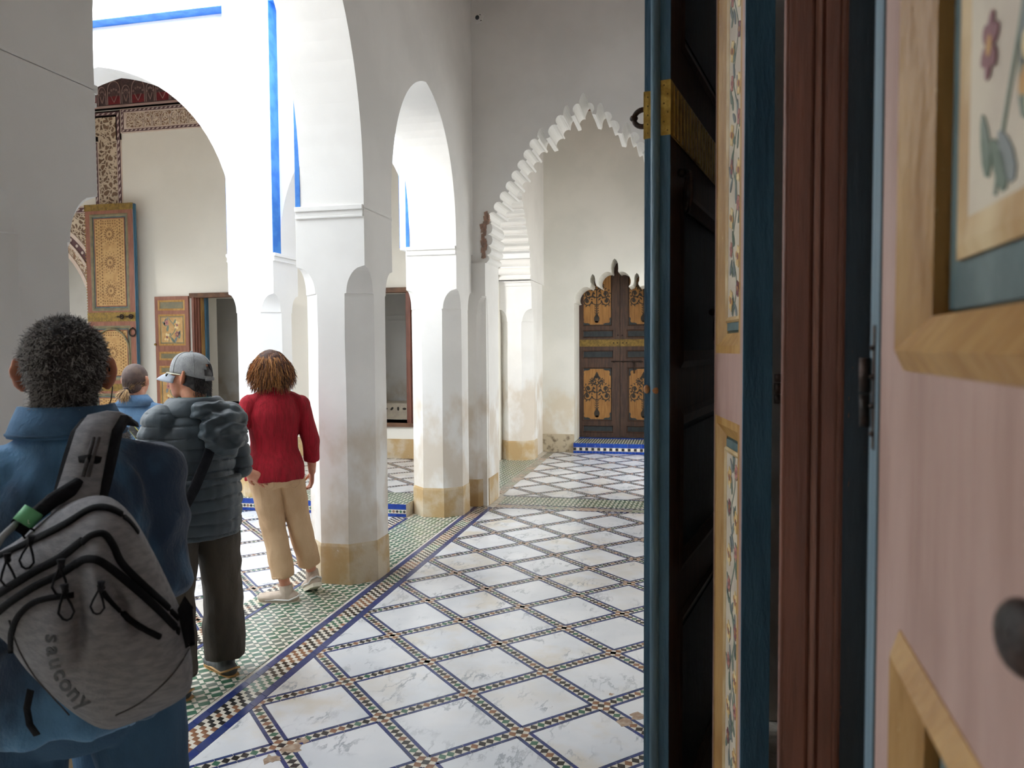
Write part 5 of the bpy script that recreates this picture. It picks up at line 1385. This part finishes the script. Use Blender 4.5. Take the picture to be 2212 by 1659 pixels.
# ---- man in cap and puffer jacket
p2 = Person((-2.37, 3.37, 0), math.radians(58), 1.665, 'person in a grey cap, sunglasses and slate quilted jacket with a shoulder strap', 'skin_b')
k = p2.k; J = p2.J
J['hd'] = V(-.005, .045, 1.625)*k; p2.headyaw = math.radians(38); p2.headtilt = .04
J['ell'] = V(-.285, -.0, 1.15)*k; J['wrl'] = V(-.20, .20, 1.02)*k; J['elr'] = V(.232, .0, 1.14)*k; J['wrr'] = V(.20, .19, 1.03)*k
J['hil'] = V(-.10, 0, .92)*k; J['hir'] = V(.10, 0, .92)*k; J['knl'] = V(-.135, -.005, .50)*k; J['knr'] = V(.135, .02, .5)*k; J['anl'] = V(-.16, -.06, .09)*k; J['anr'] = V(.155, .05, .09)*k
p2.handdir['l'] = (V(.5, 1, .1), V(.5, -.3, -1), .6); p2.handdir['r'] = (V(-.5, 1, .1), V(-.5, -.3, -1), .6)
p2.footdir['l'] = V(-.45, 1, 0); p2.footdir['r'] = V(-.05, 1, 0)
p2.body()
def quilt(co, no):
    z = co[:, 2]; z = z+np.array([.010*noise.noise(Vector((x*6, y*6, zz*4))) for x, y, zz in co]); ph = z/.060; t = np.abs(np.sin(np.pi*ph)); puff = (.0075*np.power(t, .6)-.0085*np.exp(-(t/.13)**2))*np.clip((1.40-z)/.12, .15, 1)
    wr = np.array([noise.noise(Vector((x*26, y*26, zz*9))) for x, y, zz in co])
    seam = np.clip(1-np.abs(np.sin(np.pi*ph))*4, 0, 1)
    return puff+.004*wr*(1+seam)
b = MB(); p2.torso(b, .034, .88, 1.08, 1.14); p2.sleeves(b, .026, .93)
b.tube([V(0, -.005, .805)*k, V(0, -.005, .86)*k, V(0, -.005, .98)*k, V(0, -.005, 1.1)*k], [(.204, .168), (.212, .178), (.214, .180), (.210, .174)], 28, up=(1, 0, 0))
blob(b, 'quilted_jacket', M['puffer'], p2.root, .0065, 4, quilt)
b = MB(); collar(b, 0, .0, [(.096, .096, 1.43*k), (.094, .096, 1.49*k), (.104, .110, 1.525*k), (.118, .124, 1.53*k), (.150, .142, 1.49*k), (.185, .15, 1.445*k), (.17, .14, 1.42*k), (.10, .10, 1.43*k)], .55); 
o = b.build('collar', M['puffer'], p2.root, True); sm = o.modifiers.new('s', 'SUBSURF'); sm.levels = 1; sm.render_levels = 1
b = MB(); collar(b, 0, .0, [(.075, .078, 1.44*k), (.073, .076, 1.515*k), (.078, .081, 1.525*k), (.088, .090, 1.50*k)], .3); b.build('tee_collar', M['tee_green'], p2.root, True)
hd_ = MB()                                         # hood bunched behind the right shoulder
hd_.ball(V(.065, -.190, 1.355)*k, (.115, .075, .105)); hd_.ball(V(.125, -.160, 1.40)*k, (.07, .06, .075)); hd_.ball(V(.02, -.150, 1.455)*k, (.10, .055, .05)); hd_.ball(V(.09, -.195, 1.29)*k, (.08, .05, .06))
blob(hd_, 'hood', M['puffer'], p2.root, .0075, 3, lambda co, no: np.array([.012*(1-abs(noise.noise(Vector((x*11, y*11+3, z*24))))*3.2) for x, y, z in co]))
strap_mesh('shoulder_strap', [V(.06, .10, 1.43)*k, V(.085, .0, 1.50)*k, V(.075, -.10, 1.455)*k, V(.04, -.172, 1.36)*k, V(-.03, -.205, 1.22)*k, V(-.10, -.212, 1.08)*k, V(-.17, -.190, .95)*k, V(-.23, -.12, .87)*k, V(-.26, -.02, .84)*k], .026, .008, [V(0, .5, 1), V(0, 0, 1), V(0, -.6, .8), V(0, -1, .3), V(0, -1, 0), V(-.1, -1, 0), V(-.4, -1, 0), V(-1, -.6, 0), V(-1, 0, 0)], 'black_web', p2.root)
b = MB(); b.ball(V(-.285, .03, .80)*k, (.04, .09, .11)); blob(b, 'sling_bag', M['black_web'], p2.root, .008, 3)
p2.trousers('trousers', 'olive_cloth', .026, .97, .0085, .012, 13.0, .011, 1.05)
p2.shoes('trail_shoe', 'sole_tan', 'sole_tan', .010)
b = MB(); w_ = J['ell'].lerp(J['wrl'], .93); b.tube([w_-V(0, 0, 0), J['wrl']+(J['wrl']-J['ell'])*.10], [.044, .040], 14); b.build('shirt_cuff', M['plaid'], p2.root, True)
# hair below the cap, cap, sunglasses
R = p2.hm().to_3x3(); hb = MB(); hb.ball(p2.h(0, -.028, .010), (.080, .088, .085), mat=R, nu=24, nv=16); hb.ball(p2.h(0, -.058, -.035), (.066, .050, .062), mat=R)
blob(hb, 'hair', M['hair_dark'], p2.root, .006, 2, folds(.002, 40, 30))
roots = [(p2.h(math.cos(t)*.069, -.052+math.sin(t)*.055, z), R @ Vector((math.cos(t)*.6, math.sin(t)*.6, -.9))) for t, z in [(rnd.uniform(-2.9, -.25), rnd.uniform(-.09, .02)) for _ in range(900)]]
strands('hair_locks', roots, .004, 5, .0010, ['hair_dark', 'hair_dark', 'hair_mid'], p2.root, .15, .4, 4, .3)
cp = empty('cap', (0, 0, 0)); cp.parent = p2.root
def cap_dome(mb, seg=36, rows=12, th=0.0):
    vs, fs = [], []
    for j in range(rows+1):
        ph = PI/2*j/rows
        for i in range(seg+1):
            t = 2*PI*i/seg; x, y = math.cos(t), math.sin(t)
            zz = .020+(.112+th)*math.sin(ph)**.95; rr = math.cos(ph)**.62 if j < rows else 0
            low = -.028*(1-j/rows)*max(0, -y)            # the back dips lower
            vs.append(p2.h(x*(.0895+th)*rr, y*(.112+th)*rr-.014, zz+low))
    hole = lambda i, j: 0 < j < 5 and abs(((i+.5)/seg*2*PI)-1.5*PI) < .62-.07*j
    for j in range(rows):
        for i in range(seg):
            if hole(i, j): continue
            a = j*(seg+1)+i; fs.append((a, a+1, a+seg+2, a+seg+1))
    mb.add(vs, fs, 0, True)
b = MB(); cap_dome(b); o = b.build('crown', M['cap_cloth'], cp, True); sm = o.modifiers.new('t', 'SOLIDIFY'); sm.thickness = .003
b = MB(); vs, fs = [], []
for j in range(7):
    for i in range(17):
        t = PI*(.12+.76*i/16); e = j/6; x = math.cos(t)*(.089+.004*e); y = math.sin(t)*(.112+.078*e*math.sin(t)**.7)-.014
        vs.append(p2.h(x, y, .022-.030*e*e-.20*x*x/.09*.9-.006*e))
for j in range(6):
    for i in range(16): fs.append((j*17+i, j*17+i+1, (j+1)*17+i+1, (j+1)*17+i))
b.add(vs, fs, 0, True); o = b.build('brim', M['cap_brim'], cp, True); sm = o.modifiers.new('t', 'SOLIDIFY'); sm.thickness = .004
b = MB(); b.ball(p2.h(0, -.012, .134), (.008, .008, .005)); 
for t in (.4, 1.4, 2.4, 3.6, 5.8): b.ring(p2.h(math.cos(t)*.066, math.sin(t)*.084-.014, .098), .0035, .0012, R @ V(math.cos(t), math.sin(t), .8), n=10, k=4)
b.build('button', M['cap_cloth'], cp, True)
b = MB()
for t in [PI/2+i*PI/3 for i in range(6)]:
    b.tube([p2.h(math.cos(t)*.0905*math.cos(f)**.62, math.sin(t)*.113*math.cos(f)**.62-.014, .020+.113*math.sin(f)**.95+(-.028*(1-f/1.57)*max(0, -math.sin(t)))) for f in [i*1.5/10 for i in range(11)]], .0011, 5)
b.build('panel_seam', M['cap_cloth'], cp, True)
strap_mesh('adjuster', [p2.h(math.cos(t)*.091, math.sin(t)*.1135-.014, -.005) for t in [1.5*PI-.5+i*.1 for i in range(11)]], .008*k, .003, [R @ V(math.cos(t), math.sin(t), 0) for t in [1.5*PI-.5+i*.1 for i in range(11)]], 'cap_cloth', cp)
sg = empty('sunglasses', (0, 0, 0)); sg.parent = p2.root
b = MB()
for sx in (-1, 1):
    b.tube([p2.h(sx*.066, .083, .022), p2.h(sx*.082, .05, .020), p2.h(sx*.089, .0, .016), p2.h(sx*.091, -.02, .006)], [.0045, .0035, .0025, .002], 8)
b.build('temple', M['frame_silver'], sg, True)
b = MB()
for sx in (-1, 1):
    b.ball(p2.h(sx*.036, .098, .008), (.032*k, .010*k, .021*k), mat=R @ Matrix.Rotation(-sx*.35, 3, 'Z'))
b.build('lens', M['lens_dark'], sg, True)

# ---- woman in light denim with a short ponytail, out in the court
p4 = Person((-3.50, 4.36, 0), math.radians(18), 1.585, 'person in a light denim jacket with a short blond ponytail and camera strap', 'skin_c')
k = p4.k; J = p4.J
J['elr'] = V(.24, .0, 1.13)*k; J['wrr'] = V(.12, .22, 1.12)*k; J['ell'] = V(-.24, .0, 1.13)*k; J['wrl'] = V(-.12, .22, 1.12)*k
p4.handdir['r'] = (V(-.6, 1, .3), V(-1, -.3, 0), .7); p4.handdir['l'] = (V(.6, 1, .3), V(1, -.3, 0), .7); p4.headyaw = math.radians(-8)
p4.body(.007)
b = MB(); p4.torso(b, .018, .93, 1.02, 1.04); p4.sleeves(b, .014, .95); b.tube([V(0, 0, .93)*k, V(0, 0, 1.1)*k], [(.17, .13), (.16, .12)], 24, up=(1, 0, 0))
blob(b, 'denim_jacket', M['light_denim'], p4.root, .009, 3, folds(.006, 8, 5, 5))
b = MB(); collar(b, 0, -.005, [(.072, .07, 1.48*k), (.070, .07, 1.52*k), (.078, .08, 1.54*k), (.10, .098, 1.51*k), (.128, .108, 1.462*k), (.09, .085, 1.47*k)]); b.build('collar', M['light_denim'], p4.root, True)
b = MB(); b.tube([V(-.165, -.115, 1.345)*k, V(-.05, -.138, 1.335)*k, V(.06, -.138, 1.335)*k, V(.165, -.115, 1.345)*k], .003, 6); b.build('yoke_seam', M['denim_collar'], p4.root, True)
b = MB()
b.ring(V(-.02, -.140, 1.315)*k, .016, .003, (0, 1, 0), n=14, k=5); b.ring(V(-.025, -.140, 1.285)*k, .020, .003, (0, 1, 0), n=14, k=5); b.tube([V(-.06, -.138, 1.30)*k, V(.02, -.140, 1.305)*k], .003, 5)
b.build('embroidery', M['embroidery'], p4.root, True)
b = MB(); b.ball(V(.03, -.138, 1.20)*k, (.035, .006, .032)); b.build('badge', M['patch_gold'], p4.root, True)
sp = [V(-.03, .09, 1.40)*k, V(-.075, .0, 1.475)*k, V(-.075, -.07, 1.45)*k, V(-.03, -.135, 1.375)*k, V(.05, -.152, 1.28)*k, V(.12, -.145, 1.18)*k, V(.165, -.10, 1.08)*k]
nr = [V(0, .6, 1), V(0, 0, 1), V(0, -.7, .8), V(0, -1, .3), V(0, -1, 0), V(.3, -1, 0), V(1, -.6, 0)]
st_ = strap_mesh('camera_strap', sp, .020, .005, nr, 'strap_grey', p4.root); strap_mesh('strap_edge', [q-n_.normalized()*.001 for q, n_ in zip(sp, nr)], .0235, .004, nr, 'strap_yellow', st_)
p4.trousers('trousers', 'jeans', .014, .98, .010, 0, 3, .005); p4.shoes('shoe_white', 'sole_cream')
R = p4.hm().to_3x3(); hb = MB(); hb.ball(p4.h(0, -.018, .028), (.083, .102, .100), mat=R, nu=28, nv=18); hb.ball(p4.h(0, -.055, -.03), (.066, .055, .06), mat=R); hb.ball(p4.h(-.005, -.115, -.055), (.022, .03, .022), mat=R)
blob(hb, 'hair', M['hair_ash'], p4.root, .006, 3)
knot = p4.h(-.005, -.125, -.062); roots = []
for p, nn in scalp(900, lambda p, v: v.y < .45 and v.z > -.55, (.0835, .1025, .1005), 21):
    q = p4.hm() @ p; roots.append((q, (knot-q).normalized()*.9+(p4.hm().to_3x3() @ nn)*.18))
strands('hair_locks', roots, .008, 7, .0016, ['hair_ash', 'hair_ash', 'hair_blond'], p4.root, 0, .05, 6, .4, lambda p, r: 2 if ((p4.hm().inverted() @ p).z < 0 and r.random() < .5) else 0)
roots = [(knot+Vector((rnd.gauss(0, .006), rnd.gauss(0, .006), rnd.gauss(0, .006))), R @ Vector((rnd.gauss(-.15, .4), -.7+rnd.gauss(0, .2), -.6+rnd.gauss(0, .25)))) for _ in range(420)]
strands('ponytail', roots, .010, 8, .0019, ['hair_blond', 'hair_blond', 'hair_ash'], p4.root, .12, .06, 7, .3)
b = MB(); b.ring(knot, .017, .005, R @ V(0, -1, -.6), n=16, k=6); b.build('hair_tie', M['black_web'], p4.root, True)

# ---- short grey-haired person, all but hidden behind the first man's shoulder
q5 = pix(212, 884, 2.30)
p5 = Person((q5.x, q5.y, 0), math.radians(120), 1.48, 'person hidden behind the blue jacket, only curly grey hair showing', 'skin_c')
p5.body(.010); k = p5.k
b = MB(); p5.torso(b, .014, .93, 1.0, 1.0); p5.sleeves(b, .012, .97); blob(b, 'cardigan', M['pack_dark'], p5.root, .012, 3)
p5.trousers('trousers', 'jeans', .014, .98, .012, 0, 3, .004); p5.shoes('trail_shoe', 'sole_dark')
R = p5.hm().to_3x3(); hb = MB(); hb.ball(p5.h(0, -.018, .030), (.088, .105, .104), mat=R, nu=24, nv=16); hb.ball(p5.h(0, -.05, -.03), (.075, .06, .06), mat=R); blob(hb, 'hair', M['hair_mid'], p5.root, .008, 2)
strands('hair_locks', [(p5.hm() @ p, R @ lay(nn, .5)) for p, nn in scalp(1600, lambda p, v: v.z > -.1 and (v.y < .4 or v.z > .5), (.088, .105, .104), 2)], .005, 6, .0012, ['hair_mid', 'hair_grey', 'hair_grey'], p5.root, .08, .7, 5, .3)
# ------------------------------------------------------------------ rucksack on the first man's shoulder
DB = 1.40
bag = empty('rucksack', pix(205, 1400, DB)); tag(bag, 'grey rucksack with black zips hanging from the shoulder of the blue jacket', 'backpack')
nb = -c_f
CX, CY = 205.0, 1335.0
OUT = [(-70, 1290), (-25, 1210), (40, 1165), (110, 1110), (165, 1080), (212, 1070), (250, 1080), (290, 1120), (325, 1180), (360, 1250), (390, 1318), (408, 1385), (416, 1440), (412, 1488), (385, 1515), (320, 1548), (250, 1574), (212, 1572), (165, 1545), (110, 1500), (55, 1445), (10, 1385), (-40, 1350)]
def catmull(P, n=5, closed=True):
    out = []; m = len(P)
    for i in range(m if closed else m-1):
        p0, p1_, p2_, p3_ = (Vector(P[(i+d) % m]) if closed else Vector(P[min(max(i+d, 0), m-1)]) for d in (-1, 0, 1, 2))
        for j in range(n):
            t = j/n; out.append(.5*((2*p1_)+(-p0+p2_)*t+(2*p0-5*p1_+4*p2_-p3_)*t*t+(-p0+3*p1_-3*p2_+p3_)*t**3))
    if not closed: out.append(Vector(P[-1]))
    return out
OUTS = catmull(OUT); POL = sorted((math.atan2(p.y-CY, p.x-CX), (p-Vector((CX, CY))).length) for p in OUTS)
def rim(a):
    for i in range(len(POL)):
        a0, r0 = POL[i-1]; a1, r1 = POL[i]
        if i == 0: a0 -= 2*PI
        if a0 <= a <= a1: return r0+(r1-r0)*(a-a0)/max(1e-6, a1-a0)
    a0, r0 = POL[-1]; a1, r1 = POL[0]; a1 += 2*PI; return r0+(r1-r0)*(a-a0)/max(1e-6, a1-a0)
def bump2(x, y):
    """soft pocket swelling and the long crease down the front"""
    e = .030*math.exp(-(((x-120)/90)**2+((y-1420)/110)**2))+.016*math.exp(-(((x-300)/70)**2+((y-1420)/120)**2))
    e += .020*math.exp(-(((x-205-(y-1200)*.06)/34)**2))*math.exp(-((y-1245)/110)**2)
    e -= .020*math.exp(-(((x-172+(y-1350)*.08)/20)**2))*math.exp(-((y-1360)/90)**2)
    e -= .014*math.exp(-(((x-250-(y-1290)*.55)/16)**2))*math.exp(-((y-1300)/80)**2)
    return e*1.5
def bag_d(x, y):
    v = Vector((x-CX, y-CY)); rho = min(1, v.length/rim(math.atan2(v.y, v.x)))
    return .135*(1-rho**2.6)**.45+bump2(x, y)*(1-rho**4)
def BP(x, y, lift=0.0):
    """a point on the bag's front from its silhouette coordinates (at the bag's own distance)"""
    return pix(x, y, DB-(bag_d(x, y)-.035+lift))
mb = MB(); seg, rows = 96, 26; vs, fs = [], []
for j in range(rows+1):
    t = j/rows; rho = 1-t
    for i in range(seg):
        a = -PI+2*PI*i/seg; r = rim(a)*max(rho, 0); vs.append(BP(CX+math.cos(a)*r, CY+math.sin(a)*r))
for j in range(rows):
    for i in range(seg): fs.append((j*seg+i, j*seg+(i+1) % seg, (j+1)*seg+(i+1) % seg, (j+1)*seg+i))
n0 = len(vs)
for j, (s_, d_) in enumerate(((.985, -.03), (.95, -.06), (.80, -.075), (.4, -.08), (.0, -.08))):
    for i in range(seg):
        a = -PI+2*PI*i/seg; r = rim(a)*s_; vs.append(pix(CX+math.cos(a)*r, CY+math.sin(a)*r, DB-(d_-.035)))
for j in range(5):
    o0 = 0 if j == 0 else n0+(j-1)*seg
    for i in range(seg): fs.append((o0+(i+1) % seg, o0+i, n0+j*seg+i, n0+j*seg+(i+1) % seg))
mb.add(vs, fs, 0, True); mb.build('pack_body', M['pack_cloth'], bag)
def zipline(name, P, wpx, m='zip_black', lift=.003, th=.005):
    pts = catmull(P, 6, False); W_ = [BP(p.x, p.y, lift) for p in pts]
    nr_ = []
    for p in pts:
        e = 4.0; ax = BP(p.x+e, p.y)-BP(p.x-e, p.y); ay = BP(p.x, p.y+e)-BP(p.x, p.y-e); n_ = ax.cross(ay); n_ = n_ if n_.dot(nb) > 0 else -n_; nr_.append(n_.normalized())
    return strap_mesh(name, W_, wpx*DB/FPX, th, nr_, m, bag, local=False)
zipline('zip', [(-40, 1215), (0, 1200), (70, 1168), (140, 1133), (195, 1100), (235, 1098), (275, 1120), (300, 1150)], 9)
zipline('zip', [(-30, 1300), (20, 1268), (80, 1232), (130, 1205), (178, 1168)], 9)
zipline('zip', [(-40, 1355), (10, 1310), (70, 1270), (130, 1240), (168, 1215)], 8)
zipline('zip', [(178, 1172), (198, 1157), (225, 1154), (245, 1180), (262, 1215), (300, 1255), (350, 1300), (385, 1335)], 7)
zipline('zip', [(163, 1220), (185, 1208), (215, 1212), (255, 1240), (305, 1282), (350, 1325), (388, 1365)], 8)
zipline('zip', [(24, 1410), (26, 1365), (45, 1325), (85, 1297), (160, 1285)], 6)
zipline('zip', [(214, 1262), (232, 1290), (265, 1325), (305, 1355), (345, 1376)], 6)
zipline('seam', [(410, 1400), (385, 1440), (350, 1480), (300, 1520), (250, 1545)], 1.2, 'pack_dark', .001, .002)
zipline('seam', [(20, 1340), (40, 1400), (75, 1460), (110, 1500), (150, 1545)], 1.2, 'pack_dark', .001, .002)
def pull(x, y, s=1.0, an=.2):
    b = MB(); c = BP(x, y, .012); d = -c_u*math.cos(an)+c_r*math.sin(an); sd = d.cross(nb).normalized(); L_ = .026*s; w_ = .0115*s
    top = c-d*L_*.9
    pts = [top, c-d*L_*.2+sd*w_*.7, c+d*L_*.25+sd*w_, c+d*L_*.6+sd*w_*.5, c+d*L_*.68, c+d*L_*.6-sd*w_*.5, c+d*L_*.25-sd*w_, c-d*L_*.2-sd*w_*.7, top]
    b.tube([p+nb*.004 for p in pts], .0018*s, 8); b.ball(top, .005*s, nu=8, nv=6); b.tube([top-d*.012, top], [.006*s, .004*s], 8)
    b.build('zip_pull', M['black_web'], bag)
for a in ((20, 1242, 1.1, .1), (62, 1203, 1.1, -.15), (62, 1150, 1.0, .9), (132, 1258, 1.15, .0), (145, 1312, 1.15, .12), (214, 1302, 1.0, -.1)): pull(*a)
# printed word down the front pocket
lt = MB()
for ch, x, y, an in (('s', 99, 1380, 88), ('a', 101, 1408, 83), ('u', 107, 1437, 75), ('c', 117, 1463, 66), ('o', 131, 1487, 57), ('n', 150, 1509, 49), ('y', 172, 1527, 42)):
    fc = bpy.data.curves.new('t', 'FONT'); fc.body = ch; fc.size = 1; fc.align_x = 'CENTER'; fc.resolution_u = 3; fc.offset = .022
    ob = bpy.data.objects.new('t', fc); COL.objects.link(ob); dg = bpy.context.evaluated_depsgraph_get(); dg.update()
    me = bpy.data.meshes.new_from_object(ob.evaluated_get(dg)); bpy.data.objects.remove(ob); bpy.data.curves.remove(fc)
    t = math.radians(an); ex = Vector((math.cos(t), math.sin(t))); ey = Vector((math.sin(t), -math.cos(t))); S = 49
    b_ = bmesh.new(); b_.from_mesh(me); bmesh.ops.triangulate(b_, faces=b_.faces); bmesh.ops.subdivide_edges(b_, edges=[e for e in b_.edges if e.calc_length() > .2], cuts=1); b_.to_mesh(me); b_.free()
    vs = []
    for v in me.vertices:
        q = Vector((x, y))+ex*(v.co.x*S)+ey*(v.co.y*S); vs.append(BP(q.x, q.y, .0022))
    lt.add(vs, [tuple(p.vertices) for p in me.polygons]); bpy.data.meshes.remove(me)
lt.build('lettering', M['print_dark'], bag, fix=False)
# shoulder strap over the right shoulder, grab handle, tag, side pocket, loose webbing
def WP(x, y, d): return pix(x, y, d)
sp = [WP(255, 905, 1.62), WP(225, 905, 1.555), WP(205, 935, 1.515), WP(192, 985, 1.495), WP(178, 1040, 1.480), WP(165, 1090, 1.455), WP(165, 1120, 1.45)]
nr = [V(.3, 0, 1), nb+V(0, 0, 1), nb+V(0, 0, .3), nb, nb, nb, nb]
so = strap_mesh('shoulder_strap', sp, [.030, .034, .036, .038, .041, .046, .046], .016, nr, 'pack_cloth', bag, local=False)
strap_mesh('strap_binding', [q-Vector(n_).normalized()*.004 for q, n_ in zip(sp, nr)], [.046, .050, .052, .053, .054, .054, .05], .010, nr, 'black_web', so)
b = MB()
for dx in (-5, 6): b.tube([WP(208+dx, 945, 1.497), WP(196+dx, 985, 1.476), WP(184+dx, 1030, 1.463)], .0035, 6)
b.build('strap_stitch', M['pack_dark'], so)
strap_mesh('strap_webbing', [WP(172, 994, 1.478), WP(192, 990, 1.474), WP(218, 996, 1.482)], .008, .003, nb, 'black_web', so)
hp = [WP(172, 1045, 1.47), WP(150, 1060, 1.45), WP(115, 1080, 1.435), WP(85, 1105, 1.42), WP(62, 1125, 1.41), WP(40, 1150, 1.40)]
b = MB(); b.tube(hp, [.014, .015, .014, .013, .012, .012], 12); b.build('grab_handle', M['black_web'], bag)
b = MB(); b.tube([WP(74, 1102, 1.412), WP(48, 1132, 1.398)], .0185, 18); tg = b.build('green_tag', M['green_tag'], bag)
b = MB()
for (x, y, a_) in ((47, 1125, 0), (54, 1126, 1), (61, 1127, 2)):
    c = WP(x, y, 1.388)
    if a_ == 0: b.ring(c, .0035, .0007, nb, n=10, k=4, a0=.6, a1=5.6)
    elif a_ == 1: b.tube([c-c_u*.0035-c_r*.002, c+c_u*.0035, c-c_u*.0035+c_r*.002], .0007, 4)
    else: b.tube([c+c_u*.0035, c-c_u*.0035, c-c_u*.0035+c_r*.003], .0007, 4)
b.build('tag_print', M['tag_print'], tg)
b = MB(); P3 = [(388, 1318), (400, 1295), (416, 1312), (417, 1390), (404, 1395), (392, 1360)]
b.prism(P3, lambda a, c, t: tuple(pix(a, c, DB-t)), -.05, .02); b.build('side_pocket', M['black_web'], bag, bevel=.004)
strap_mesh('loose_webbing', [WP(66, 1490, 1.44), WP(58, 1530, 1.45), WP(64, 1565, 1.45), WP(80, 1588, 1.46)], .007, .002, nb, 'black_web', bag, local=False)
strap_mesh('piping', [WP(-30, 1215, 1.33), WP(5, 1160, 1.375), WP(40, 1128, 1.40)], .006, .006, nb, 'cap_cloth', bag, local=False)
